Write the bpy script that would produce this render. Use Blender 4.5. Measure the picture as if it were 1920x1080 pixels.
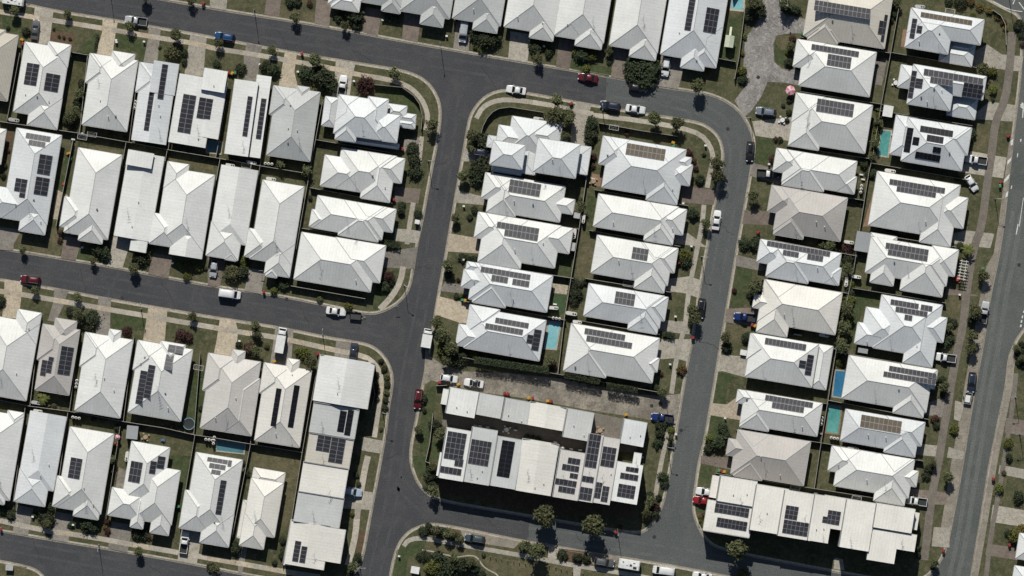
import bpy, math, random
from mathutils import Vector, Matrix
random.seed(7)
for _o in list(bpy.data.objects): bpy.data.objects.remove(_o)
SC = bpy.context.scene
COL = SC.collection
R = math.radians

# ---------------------------------------------------------------- camera, sky, sun, exposure
MPP = 0.125            # metres on the ground for one pixel of the 1920-wide photograph
CAM_H = 1500.0
cam_data = bpy.data.cameras.new('survey_camera')
cam_data.sensor_width = 36.0
cam_data.lens = 36.0 * CAM_H / (1920 * MPP)
cam_data.clip_start = 50.0
cam_data.clip_end = 6000.0
cam = bpy.data.objects.new('survey_camera', cam_data)
COL.objects.link(cam)
cam.location = (0, 0, CAM_H)
SC.camera = cam

SUN_EL = R(43.5)
LIGHT = Vector((0.14, -1.0, -math.tan(SUN_EL) * 1.01)).normalized()
sun_data = bpy.data.lights.new('sun', 'SUN')
sun_data.energy = 5.0
sun_data.angle = R(0.55)
sun_data.color = (1.0, 0.965, 0.885)
sun = bpy.data.objects.new('sun', sun_data)
COL.objects.link(sun)
sun.location = (0, 60, 120)
sun.rotation_euler = LIGHT.to_track_quat('-Z', 'Y').to_euler()

world = bpy.data.worlds.new('World')
SC.world = world
world.use_nodes = True
wn = world.node_tree
bg = wn.nodes['Background']
sky = wn.nodes.new('ShaderNodeTexSky')
sky.sky_type = 'NISHITA'
sky.sun_disc = False
sky.sun_elevation = SUN_EL
sky.sun_rotation = math.atan2(-LIGHT.x, -LIGHT.y)
sky.altitude = 50
wn.links.new(sky.outputs[0], bg.inputs[0])
bg.inputs[1].default_value = 0.055
SC.view_settings.view_transform = 'Standard'
SC.view_settings.look = 'None'
SC.view_settings.exposure = -0.33
SC.view_settings.gamma = 1.0
SC.view_settings.use_curve_mapping = False
try:
    SC.cycles.max_bounces = 4
    SC.cycles.diffuse_bounces = 1
    SC.cycles.transparent_max_bounces = 4
except Exception:
    pass

# ---------------------------------------------------------------- photograph pixels -> ground metres
OX = (0, 400, 800, 1200, 1520)
OY = (0, 200, 420, 640, 855)
def px(tok):
    """'rc:x,y' is a point read in an enlarged view of the photo, 'p:x,y' a photo pixel."""
    k, xy = tok.split(':')
    x, y = (float(q) for q in xy.split(','))
    if k == 'p': return x, y
    return OX[int(k[1])] + x / 4.8, OY[int(k[0])] + y / 4.8
def W(p, z=0.0):
    k = 1 - z / CAM_H
    return Vector(((p[0] - 960) * MPP * k, (540 - p[1]) * MPP * k, z))
def pts(s):
    """'21:660,60 860,90 ...' : the view key carries on until the next one."""
    out = []; key = 'p'
    for t in s.split():
        if ':' in t: key, t = t.split(':')
        out.append(px(key + ':' + t))
    return out
GZ = 0.12              # top of the kerbed blocks above the road

# ---------------------------------------------------------------- objects
def tag(o, label=None, cat=None, group=None, kind=None):
    if label: o['label'] = label
    if cat: o['category'] = cat
    if group: o['group'] = group
    if kind: o['kind'] = kind
    return o
def empty(name, loc, rz=0.0):
    o = bpy.data.objects.new(name, None)
    o.empty_display_size = 0.3
    COL.objects.link(o)
    o.location = loc; o.rotation_euler = (0, 0, rz)
    return o
def link(name, me, parent=None, loc=(0, 0, 0), rz=0.0, scale=None):
    o = bpy.data.objects.new(name, me)
    COL.objects.link(o)
    o.location = loc
    if rz: o.rotation_euler = (0, 0, rz)
    if scale: o.scale = scale
    if parent: o.parent = parent
    return o
class MB:
    def __init__(s): s.v = []; s.f = []; s.m = []; s.uv = []
    def face(s, ps, m=0, uvs=None):
        i = len(s.v); s.v.extend([tuple(p) for p in ps]); s.f.append(tuple(range(i, i + len(ps)))); s.m.append(m)
        s.uv.append(uvs)
    def box(s, x0, x1, y0, y1, z0, z1, m=0, top=None):
        """axis box, top=(tx0,tx1,ty0,ty1) tapers it"""
        t = top or (x0, x1, y0, y1)
        a = [(x0, y0, z0), (x1, y0, z0), (x1, y1, z0), (x0, y1, z0)]
        b = [(t[0], t[2], z1), (t[1], t[2], z1), (t[1], t[3], z1), (t[0], t[3], z1)]
        i = len(s.v); s.v.extend(a + b)
        for q in ((3, 2, 1, 0), (4, 5, 6, 7), (0, 1, 5, 4), (1, 2, 6, 5), (2, 3, 7, 6), (3, 0, 4, 7)):
            s.f.append(tuple(i + k for k in q)); s.m.append(m); s.uv.append(None)
    def bar(s, p, q, r, n=5, r2=None, m=0, cap=True):
        p = Vector(p); q = Vector(q); d = (q - p)
        if d.length < 1e-6: return
        d.normalize()
        a = d.orthogonal().normalized(); b = d.cross(a)
        r2 = r if r2 is None else r2
        i = len(s.v)
        for c, rr in ((p, r), (q, r2)):
            for k in range(n):
                t = 2 * math.pi * k / n
                s.v.append(tuple(c + a * math.cos(t) * rr + b * math.sin(t) * rr))
        for k in range(n):
            s.f.append((i + k, i + (k + 1) % n, i + n + (k + 1) % n, i + n + k)); s.m.append(m); s.uv.append(None)
        if cap:
            s.f.append(tuple(i + n + k for k in range(n))); s.m.append(m); s.uv.append(None)
            s.f.append(tuple(i + n - 1 - k for k in range(n))); s.m.append(m); s.uv.append(None)
    def lathe(s, prof, n=16, cx=0, cy=0, m=0):
        i = len(s.v)
        for r_, z in prof:
            for k in range(n):
                t = 2 * math.pi * k / n
                s.v.append((cx + r_ * math.cos(t), cy + r_ * math.sin(t), z))
        for j in range(len(prof) - 1):
            for k in range(n):
                s.f.append((i + j * n + k, i + j * n + (k + 1) % n, i + (j + 1) * n + (k + 1) % n, i + (j + 1) * n + k))
                s.m.append(m); s.uv.append(None)
        j = len(prof) - 1
        s.f.append(tuple(i + j * n + k for k in range(n))); s.m.append(m); s.uv.append(None)
    def mesh(s, name, *mats, smooth=False):
        me = bpy.data.meshes.new(name)
        me.from_pydata(s.v, [], s.f)
        for mt in mats: me.materials.append(mt)
        if len(mats) > 1: me.polygons.foreach_set('material_index', s.m)
        if any(u is not None for u in s.uv):
            ul = me.uv_layers.new(name='UVMap')
            for p, u in zip(me.polygons, s.uv):
                if u is None: continue
                for k, li in enumerate(p.loop_indices): ul.data[li].uv = u[k]
        if smooth: me.polygons.foreach_set('use_smooth', [True] * len(me.polygons))
        me.update()
        return me

# ---------------------------------------------------------------- materials
MATS = {}
def ramp(nt, fac, stops):
    r = nt.nodes.new('ShaderNodeValToRGB')
    el = r.color_ramp.elements
    while len(el) < len(stops): el.new(0.5)
    for e, (p, c) in zip(el, stops):
        e.position = p; e.color = (c[0], c[1], c[2], 1)
    nt.links.new(fac, r.inputs[0])
    return r.outputs[0]
def noise(nt, vec, scale, detail=3, rough=0.55):
    n = nt.nodes.new('ShaderNodeTexNoise')
    n.inputs['Scale'].default_value = scale
    n.inputs['Detail'].default_value = detail
    n.inputs['Roughness'].default_value = rough
    nt.links.new(vec, n.inputs['Vector'])
    return n.outputs['Fac']
def mixc(nt, fac, a, b, mode='MIX'):
    m = nt.nodes.new('ShaderNodeMix'); m.data_type = 'RGBA'; m.blend_type = mode
    for sock, val in ((m.inputs[0], fac), (m.inputs[6], a), (m.inputs[7], b)):
        if hasattr(val, 'links'): nt.links.new(val, sock)
        elif isinstance(val, (int, float)): sock.default_value = val
        else: sock.default_value = (val[0], val[1], val[2], 1)
    return m.outputs[2]
def newmat(name):
    m = bpy.data.materials.new(name); m.use_nodes = True
    nt = m.node_tree; b = nt.nodes['Principled BSDF']
    MATS[name] = m
    return m, nt, b
def posvec(nt): return nt.nodes.new('ShaderNodeNewGeometry').outputs['Position']
def mapped(nt, vec, scale, rot=0.0):
    mp = nt.nodes.new('ShaderNodeMapping')
    mp.inputs['Scale'].default_value = scale; mp.inputs['Rotation'].default_value = (0, 0, rot)
    nt.links.new(vec, mp.inputs['Vector']); return mp.outputs[0]
def bump(nt, b, h, strength, dist=0.05):
    bp = nt.nodes.new('ShaderNodeBump')
    bp.inputs['Strength'].default_value = strength; bp.inputs['Distance'].default_value = dist
    nt.links.new(h, bp.inputs['Height']); nt.links.new(bp.outputs[0], b.inputs['Normal'])
def rnd(nt, lo, hi):
    oi = nt.nodes.new('ShaderNodeObjectInfo')
    mr = nt.nodes.new('ShaderNodeMapRange')
    mr.inputs['To Min'].default_value = lo; mr.inputs['To Max'].default_value = hi
    nt.links.new(oi.outputs['Random'], mr.inputs['Value'])
    return mr.outputs[0]
def scalec(nt, col, fac):
    v = nt.nodes.new('ShaderNodeVectorMath'); v.operation = 'SCALE'
    nt.links.new(col, v.inputs[0])
    if hasattr(fac, 'links'): nt.links.new(fac, v.inputs['Scale'])
    else: v.inputs['Scale'].default_value = fac
    return v.outputs[0]
def plain(name, col, rough=0.6, metal=0.0, var=0.0, spec=0.5, coat=0.0):
    m, nt, b = newmat(name)
    b.inputs['Base Color'].default_value = (*col, 1)
    b.inputs['Roughness'].default_value = rough
    b.inputs['Metallic'].default_value = metal
    b.inputs['Specular IOR Level'].default_value = spec
    if coat: b.inputs['Coat Weight'].default_value = coat
    p = posvec(nt)
    n = noise(nt, p, 2.2, 4)
    c = ramp(nt, n, [(0.3, [q * 0.86 for q in col]), (0.7, [min(1, q * 1.08) for q in col])])
    if var: c = scalec(nt, c, rnd(nt, 1 - var, 1 + var))
    nt.links.new(c, b.inputs['Base Color'])
    return m
def ground_mat(name, a, bcol, ccol, s1, s2, s3, rough=0.95, bmp=0.4, obj_var=0.0, speck=None):
    """three-scale mottled ground: big tone patches, middle stains, fine grit"""
    m, nt, b = newmat(name)
    p = posvec(nt)
    c = ramp(nt, noise(nt, p, s1, 4, 0.6), [(0.36, a), (0.62, bcol)])
    st = ramp(nt, noise(nt, p, s2, 5, 0.65), [(0.48, (0, 0, 0)), (0.70, (1, 1, 1))])
    c = mixc(nt, st, c, ccol)
    g = noise(nt, p, s3, 3, 0.75)
    gr = ramp(nt, g, [(0.25, (0.55, 0.55, 0.55)), (0.75, (1.42, 1.42, 1.42))])
    c = mixc(nt, 1.0, c, gr, 'MULTIPLY')
    if obj_var: c = scalec(nt, c, rnd(nt, 1 - obj_var, 1 + obj_var))
    nt.links.new(c, b.inputs['Base Color'])
    b.inputs['Roughness'].default_value = rough
    b.inputs['Specular IOR Level'].default_value = 0.25
    bump(nt, b, g, bmp, 0.06)
    return m
ground_mat('lawn', (0.058, 0.066, 0.031), (0.098, 0.098, 0.052), (0.14, 0.122, 0.075), 0.28, 0.9, 3.2, bmp=0.8)
ground_mat('lush_lawn', (0.043, 0.062, 0.025), (0.064, 0.082, 0.036), (0.096, 0.098, 0.05), 0.5, 1.1, 3.2, bmp=0.8)
ground_mat('dry_lawn', (0.10, 0.092, 0.05), (0.145, 0.128, 0.076), (0.078, 0.08, 0.04), 0.35, 0.9, 3.2, bmp=0.8)
ground_mat('yard_ground', (0.055, 0.06, 0.026), (0.10, 0.095, 0.045), (0.14, 0.118, 0.075), 0.2, 0.7, 4.0, bmp=0.8)
ground_mat('outer_ground', (0.06, 0.07, 0.03), (0.10, 0.10, 0.045), (0.13, 0.115, 0.06), 0.05, 0.2, 2.0)
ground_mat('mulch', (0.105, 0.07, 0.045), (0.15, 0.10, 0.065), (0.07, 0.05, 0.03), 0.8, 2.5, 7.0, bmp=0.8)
ground_mat('asphalt_dark', (0.0605, 0.0626, 0.0675), (0.0721, 0.0735, 0.0783), (0.0881, 0.0880, 0.0911), 0.06, 0.28, 3.4, bmp=0.3)
ground_mat('asphalt_track', (0.0730, 0.0754, 0.0803), (0.0846, 0.0863, 0.0911), (0.0641, 0.0663, 0.0715), 0.2, 0.5, 3.4, bmp=0.3)
ground_mat('asphalt_seal', (0.035, 0.035, 0.036), (0.045, 0.045, 0.046), (0.03, 0.03, 0.03), 0.5, 1.0, 3.4, bmp=0.3)
ground_mat('asphalt_mid', (0.0887, 0.0986, 0.0971), (0.1065, 0.1160, 0.1135), (0.1184, 0.1248, 0.1208), 0.06, 0.35, 3.4, bmp=0.3)
ground_mat('asphalt_mid_track', (0.1057, 0.1151, 0.1135), (0.1225, 0.1308, 0.1280), (0.0947, 0.1029, 0.1017), 0.2, 0.5, 3.4, bmp=0.3)
ground_mat('asphalt_pale', (0.0924, 0.1025, 0.0983), (0.1175, 0.1265, 0.1203), (0.1316, 0.1362, 0.1285), 0.06, 0.3, 3.4, bmp=0.3)
ground_mat('asphalt_worn', (0.1293, 0.1401, 0.1335), (0.1448, 0.1538, 0.1457), (0.1175, 0.1241, 0.1187), 0.15, 0.5, 3.4, bmp=0.3)
ground_mat('concrete', (0.40, 0.365, 0.305), (0.47, 0.435, 0.37), (0.33, 0.29, 0.235), 0.3, 1.2, 5.0, bmp=0.2, obj_var=0.16)
ground_mat('kerb_concrete', (0.40, 0.365, 0.30), (0.47, 0.43, 0.36), (0.30, 0.265, 0.21), 0.25, 0.9, 4.0, bmp=0.2)
ground_mat('channel', (0.26, 0.235, 0.195), (0.33, 0.30, 0.25), (0.18, 0.165, 0.14), 0.15, 0.6, 3.0, bmp=0.2)
ground_mat('tan_concrete', (0.43, 0.37, 0.28), (0.52, 0.45, 0.35), (0.34, 0.29, 0.22), 0.5, 1.6, 5.0, bmp=0.2, obj_var=0.12)
ground_mat('grey_drive', (0.225, 0.205, 0.182), (0.28, 0.258, 0.226), (0.18, 0.163, 0.145), 0.4, 1.2, 5.0, bmp=0.25, obj_var=0.14)
ground_mat('brown_drive', (0.185, 0.152, 0.128), (0.23, 0.192, 0.162), (0.15, 0.125, 0.106), 0.4, 1.2, 5.0, bmp=0.25, obj_var=0.12)
ground_mat('pale_drive', (0.36, 0.335, 0.285), (0.43, 0.40, 0.345), (0.28, 0.25, 0.2), 0.4, 1.3, 5.0, bmp=0.2, obj_var=0.1)
ground_mat('weathered_lane', (0.185, 0.165, 0.138), (0.31, 0.28, 0.232), (0.14, 0.125, 0.108), 0.14, 0.45, 2.6, bmp=0.4)
ground_mat('grey_lane', (0.1980, 0.1860, 0.1776), (0.2880, 0.2736, 0.2580), (0.3600, 0.3360, 0.3120), 0.2, 0.75, 3.0, bmp=0.4)
ground_mat('brown_path', (0.155, 0.138, 0.118), (0.195, 0.175, 0.15), (0.22, 0.198, 0.168), 0.25, 0.9, 5.0, bmp=0.3)
ground_mat('strip_concrete', (0.24, 0.216, 0.178), (0.32, 0.285, 0.235), (0.20, 0.18, 0.15), 0.25, 0.9, 5.0, bmp=0.3)
ground_mat('road_paint', (0.62, 0.62, 0.59), (0.72, 0.72, 0.69), (0.40, 0.40, 0.38), 0.8, 2.5, 8.0, bmp=0.1)
ground_mat('pebbles', (0.42, 0.37, 0.28), (0.52, 0.47, 0.38), (0.22, 0.18, 0.13), 2.0, 3.0, 6.0)
ground_mat('turf_green', (0.048, 0.085, 0.04), (0.06, 0.1, 0.048), (0.05, 0.085, 0.04), 0.5, 1.2, 4.0)
ground_mat('decking', (0.26, 0.165, 0.11), (0.31, 0.205, 0.14), (0.21, 0.13, 0.09), 0.8, 2.0, 6.0)

def roof_mat(name, col, tile=False, var=0.04):
    m, nt, b = newmat(name)
    uv = nt.nodes.new('ShaderNodeUVMap').outputs[0]
    p = posvec(nt)
    big = ramp(nt, noise(nt, p, 0.16, 4, 0.6), [(0.3, [q * 0.90 for q in col]), (0.7, [min(0.9, q * 1.05) for q in col])])
    streak = ramp(nt, noise(nt, mapped(nt, uv, (1.5, 0.10, 1)), 1.0, 5, 0.7), [(0.3, (0.95, 0.945, 0.935)), (0.7, (1.03, 1.03, 1.03))])
    c = mixc(nt, 1.0, big, streak, 'MULTIPLY')
    fine = ramp(nt, noise(nt, p, 2.4, 3, 0.85), [(0.25, (0.87, 0.87, 0.865)), (0.75, (1.1, 1.1, 1.1))])
    c = mixc(nt, 1.0, c, fine, 'MULTIPLY')
    w = nt.nodes.new('ShaderNodeTexWave'); w.bands_direction = 'Y' if tile else 'X'
    w.inputs['Scale'].default_value = 0.9 if tile else 0.42
    w.inputs['Distortion'].default_value = 0.4
    nt.links.new(uv, w.inputs['Vector'])
    k = 0.78 if tile else 0.978
    rib = ramp(nt, w.outputs['Fac'], [(0.0, (k, k, k)), (0.4, (1.03, 1.03, 1.03))])
    c = mixc(nt, 1.0, c, rib, 'MULTIPLY')
    if var: c = scalec(nt, c, rnd(nt, 1 - var, 1 + var))
    nt.links.new(c, b.inputs['Base Color'])
    b.inputs['Roughness'].default_value = 0.6
    b.inputs['Specular IOR Level'].default_value = 0.3
    bump(nt, b, w.outputs['Fac'], 0.04 if not tile else 0.5, 0.03)
    return m
roof_mat('roof_W', (0.73, 0.74, 0.725))
roof_mat('roof_V', (0.69, 0.718, 0.735))
roof_mat('roof_C', (0.76, 0.742, 0.695))
roof_mat('roof_K', (0.60, 0.57, 0.505))
roof_mat('roof_B', (0.475, 0.452, 0.43))
roof_mat('roof_P', (0.61, 0.59, 0.565))
roof_mat('roof_G', (0.53, 0.545, 0.54))
roof_mat('roof_S', (0.33, 0.345, 0.36))
roof_mat('roof_T', (0.52, 0.485, 0.42), tile=True)
plain('wall_pale', (0.40, 0.385, 0.35), 0.85, var=0.12)
plain('wall_dark', (0.20, 0.20, 0.21), 0.85, var=0.2)
plain('cap_grey', (0.46, 0.47, 0.47), 0.5, var=0.05)
plain('gutter_pale', (0.58, 0.58, 0.57), 0.5)
plain('metal_grey', (0.34, 0.35, 0.36), 0.45, 0.4)
plain('metal_dark', (0.06, 0.06, 0.065), 0.5, 0.2)
plain('vent_white', (0.72, 0.72, 0.70), 0.5)
plain('fence_grey', (0.16, 0.15, 0.14), 0.85, var=0.3)
plain('fence_cap', (0.36, 0.34, 0.31), 0.8, var=0.2)
plain('fence_tan', (0.30, 0.25, 0.19), 0.85, var=0.2)
plain('rubber', (0.02, 0.02, 0.021), 0.9)
plain('rim', (0.5, 0.51, 0.53), 0.3, 0.8)
plain('plastic_dark', (0.025, 0.03, 0.028), 0.55)
plain('tank_white', (0.66, 0.64, 0.59), 0.5, var=0.1)
plain('tank_grey', (0.42, 0.43, 0.43), 0.5, var=0.1)
plain('white_paint', (0.74, 0.74, 0.72), 0.5)
plain('timber', (0.36, 0.27, 0.18), 0.8)
plain('bark', (0.12, 0.092, 0.07), 0.9)
plain('lens', (0.75, 0.76, 0.78), 0.2)
plain('tail', (0.30, 0.012, 0.012), 0.3)
plain('orange_paint', (0.6, 0.2, 0.05), 0.6)
plain('blue_cloth', (0.10, 0.17, 0.30), 0.7)
plain('pink_cloth', (0.62, 0.19, 0.27), 0.8)
plain('red_cloth', (0.45, 0.07, 0.045), 0.8)
plain('ring_blue', (0.20, 0.36, 0.46), 0.5)
plain('iron', (0.035, 0.035, 0.037), 0.7, 0.3)

def glass_mat(name, col, rough=0.05):
    m, nt, b = newmat(name)
    b.inputs['Base Color'].default_value = (*col, 1)
    b.inputs['Roughness'].default_value = rough
    b.inputs['Specular IOR Level'].default_value = 0.55
    return m
glass_mat('car_glass', (0.012, 0.014, 0.016), 0.06)
def panel_glass(name, col, line, rough):
    m, nt, b = newmat(name)
    uv = nt.nodes.new('ShaderNodeUVMap').outputs[0]
    br = nt.nodes.new('ShaderNodeTexBrick')
    br.offset = 0.0
    br.inputs['Color1'].default_value = (*col, 1)
    br.inputs['Color2'].default_value = (*[q * 1.15 for q in col], 1)
    br.inputs['Mortar'].default_value = (*line, 1)
    br.inputs['Scale'].default_value = 1.0
    br.inputs['Mortar Size'].default_value = 0.012
    br.inputs['Brick Width'].default_value = 1 / 6.0
    br.inputs['Row Height'].default_value = 1 / 10.0
    nt.links.new(uv, br.inputs['Vector'])
    c = scalec(nt, br.outputs['Color'], rnd(nt, 0.85, 1.15))
    nt.links.new(c, b.inputs['Base Color'])
    b.inputs['Roughness'].default_value = rough
    b.inputs['Specular IOR Level'].default_value = 0.16
    return m
panel_glass('panel_glass', (0.019, 0.019, 0.026), (0.07, 0.072, 0.08), 0.34)
panel_glass('panel_black', (0.010, 0.011, 0.015), (0.013, 0.014, 0.018), 0.30)
panel_glass('panel_glare', (0.05, 0.038, 0.024), (0.15, 0.12, 0.08), 0.34)  # warm sky glare on sun-facing panels, painted into the cell colour
plain('panel_frame', (0.24, 0.245, 0.265), 0.6, 0.2)
plain('panel_frame_black', (0.03, 0.03, 0.033), 0.5, 0.2)

def paint(name, col, metal=0.0):
    m, nt, b = newmat('paint_' + name)
    b.inputs['Base Color'].default_value = (*col, 1)
    b.inputs['Roughness'].default_value = 0.32
    b.inputs['Metallic'].default_value = metal
    b.inputs['Coat Weight'].default_value = 0.5
    b.inputs['Coat Roughness'].default_value = 0.06
    p = posvec(nt)
    c = ramp(nt, noise(nt, p, 3.0, 4), [(0.3, [q * 0.88 for q in col]), (0.7, [min(0.9, q * 1.05) for q in col])])
    nt.links.new(c, b.inputs['Base Color'])
for n_, c_ in dict(white=(0.74, 0.75, 0.75), silver=(0.42, 0.44, 0.46), blue=(0.012, 0.06, 0.17), black=(0.014, 0.016, 0.02),
                   navy=(0.022, 0.03, 0.055), red=(0.10, 0.010, 0.014), bright_red=(0.27, 0.014, 0.018), slate=(0.05, 0.075, 0.088),
                   royal=(0.009, 0.028, 0.13), skyblue=(0.42, 0.50, 0.60), steel=(0.17, 0.20, 0.245), grey=(0.10, 0.105, 0.11)).items():
    paint(n_, c_)

def water_mat(name, deep, pale):
    m, nt, b = newmat(name)
    p = posvec(nt)
    c = ramp(nt, noise(nt, p, 0.35, 3), [(0.3, deep), (0.7, pale)])
    rip = noise(nt, p, 2.6, 4, 0.6)
    c = mixc(nt, ramp(nt, rip, [(0.45, (0, 0, 0)), (0.8, (0.5, 0.5, 0.5))]), c, [min(0.8, q * 1.5) for q in pale])
    nt.links.new(c, b.inputs['Base Color'])
    b.inputs['Roughness'].default_value = 0.06
    bump(nt, b, rip, 0.15, 0.04)
water_mat('water_teal', (0.07, 0.26, 0.25), (0.13, 0.37, 0.34))
water_mat('water_aqua', (0.17, 0.42, 0.47), (0.26, 0.52, 0.56))
water_mat('water_blue', (0.03, 0.14, 0.27), (0.05, 0.19, 0.33))
water_mat('water_dark', (0.06, 0.16, 0.20), (0.09, 0.22, 0.26))

def leaf_mat(name, a, bcol, tip):
    m, nt, b = newmat(name)
    p = posvec(nt)
    c = ramp(nt, noise(nt, p, 1.3, 3, 0.7), [(0.3, a), (0.6, bcol), (0.8, tip)])
    oi = nt.nodes.new('ShaderNodeObjectInfo')
    hs = nt.nodes.new('ShaderNodeHueSaturation')
    mr = nt.nodes.new('ShaderNodeMapRange'); mr.inputs['To Min'].default_value = 0.482; mr.inputs['To Max'].default_value = 0.518
    nt.links.new(oi.outputs['Random'], mr.inputs['Value']); nt.links.new(mr.outputs[0], hs.inputs['Hue'])
    nt.links.new(c, hs.inputs['Color'])
    c = scalec(nt, hs.outputs[0], rnd(nt, 0.75, 1.25))
    nt.links.new(c, b.inputs['Base Color'])
    b.inputs['Roughness'].default_value = 0.7
    b.inputs['Specular IOR Level'].default_value = 0.25
leaf_mat('leaf_olive', (0.058, 0.068, 0.032), (0.115, 0.122, 0.056), (0.225, 0.218, 0.115))
leaf_mat('leaf_dark', (0.024, 0.034, 0.018), (0.046, 0.058, 0.028), (0.085, 0.095, 0.045))
leaf_mat('leaf_yellow', (0.07, 0.085, 0.02), (0.13, 0.14, 0.035), (0.22, 0.20, 0.06))
leaf_mat('leaf_red', (0.045, 0.032, 0.022), (0.085, 0.042, 0.034), (0.12, 0.085, 0.045))
leaf_mat('leaf_orange', (0.09, 0.07, 0.024), (0.15, 0.11, 0.04), (0.22, 0.165, 0.07))

# ================================================================ THE SETTING: ground, roads, kerbed blocks, paths, drives
def sheet(name, ps, z, mat, kind='structure', parent=None):
    mb = MB(); w = [W(p) for p in ps]
    a = sum(w[i].x * w[(i + 1) % len(w)].y - w[(i + 1) % len(w)].x * w[i].y for i in range(len(w)))
    if a < 0: w.reverse()
    mb.face([(p.x, p.y, z) for p in w])
    o = link(name, mb.mesh(name, MATS[mat]), parent)
    if kind: o['kind'] = kind
    return o
mb = MB(); mb.face([(-1500, -1500, -0.25), (1500, -1500, -0.25), (1500, 1500, -0.25), (-1500, 1500, -0.25)])
tag(link('ground', mb.mesh('ground', MATS['outer_ground'])), kind='structure')
sheet('road', [(-110, -110), (2050, -110), (2050, 1200), (-110, 1200)], 0.0, 'asphalt_dark')
sheet('loop_road', [(1138, 120), (1470, 120), (1440, 430), (1345, 900), (1345, 1000), (1760, 1070), (1755, 1190), (985, 1190), (993, 960), (1200, 960), (1270, 700), (1330, 420), (1340, 260), (1134, 230)], 0.004, 'asphalt_mid')
sheet('main_road', [(1850, -80), (2050, -80), (2050, 620), (1950, 1190), (1735, 1190), (1750, 1060), (1890, 200)], 0.008, 'asphalt_pale')
def strip_pts(ps, w):
    """left and right edge of a ribbon of width w (pixels) along the pixel polyline"""
    n = len(ps); L = []; Rr = []
    for i in range(n):
        a = ps[max(0, i - 1)]; b = ps[min(n - 1, i + 1)]
        dx, dy = b[0] - a[0], b[1] - a[1]; d = math.hypot(dx, dy) or 1
        nx, ny = -dy / d, dx / d
        L.append((ps[i][0] + nx * w / 2, ps[i][1] + ny * w / 2)); Rr.append((ps[i][0] - nx * w / 2, ps[i][1] - ny * w / 2))
    return L, Rr
def smooth(ps, it=2, closed=True):
    for _ in range(it):
        q = []; n = len(ps)
        for i in range(n if closed else n - 1):
            a, b = ps[i], ps[(i + 1) % n]
            q.append((a[0] * .75 + b[0] * .25, a[1] * .75 + b[1] * .25)); q.append((a[0] * .25 + b[0] * .75, a[1] * .25 + b[1] * .75))
        if not closed: q = [ps[0]] + q + [ps[-1]]
        ps = q
    return ps
def ribbon(name, ps, w, z, mat, kind='structure', sm=1):
    ps = smooth(ps, sm, False)
    L, Rr = strip_pts(ps, w); mb = MB()
    for i in range(len(ps) - 1):
        q = [W(L[i]), W(L[i + 1]), W(Rr[i + 1]), W(Rr[i])]
        mb.face([(p.x, p.y, z) for p in q])
    o = link(name, mb.mesh(name, MATS[mat]))
    if kind: o['kind'] = kind
    return o
for off, wd in ((14, 8), (30, 9)):
    ribbon('wheel_track', [(1886 + off, 395), (1872 + off, 482), (1857 + off, 549), (1844 + off, 640), (1832 + off, 702), (1816 + off, 796), (1806 + off, 860), (1795 + off, 924), (1782 + off, 1011), (1766 + off, 1080)], wd, 0.012, 'asphalt_worn')

for line, mt in (([(20, -12), (192, 14), (400, 45), (617, 80), (850, 122), (1138, 168)], 'asphalt_track'), ([(-40, 490), (117, 514), (400, 567), (600, 600), (720, 622)], 'asphalt_track'), ([(852, 160), (838, 300), (818, 420), (795, 560), (765, 690), (752, 800), (735, 940), (712, 1030), (700, 1090)], 'asphalt_track'),
                 ([(-40, 1012), (120, 1042), (300, 1074), (420, 1094)], 'asphalt_track'), ([(745, 900), (800, 962), (980, 990)], 'asphalt_track'), ([(1145, 170), (1250, 188), (1340, 212), (1378, 260), (1380, 310), (1362, 420), (1340, 540), (1318, 680), (1290, 850), (1272, 960)], 'asphalt_mid_track'), ([(990, 1000), (1200, 1026), (1400, 1062), (1600, 1100)], 'asphalt_mid_track')):
    for off in (-10, 10):
        L_, R_ = strip_pts(line, 2 * abs(off)); side = L_ if off > 0 else R_
        ribbon('wheel_track', side, 5.5, 0.0125, mt, sm=2)
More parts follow.
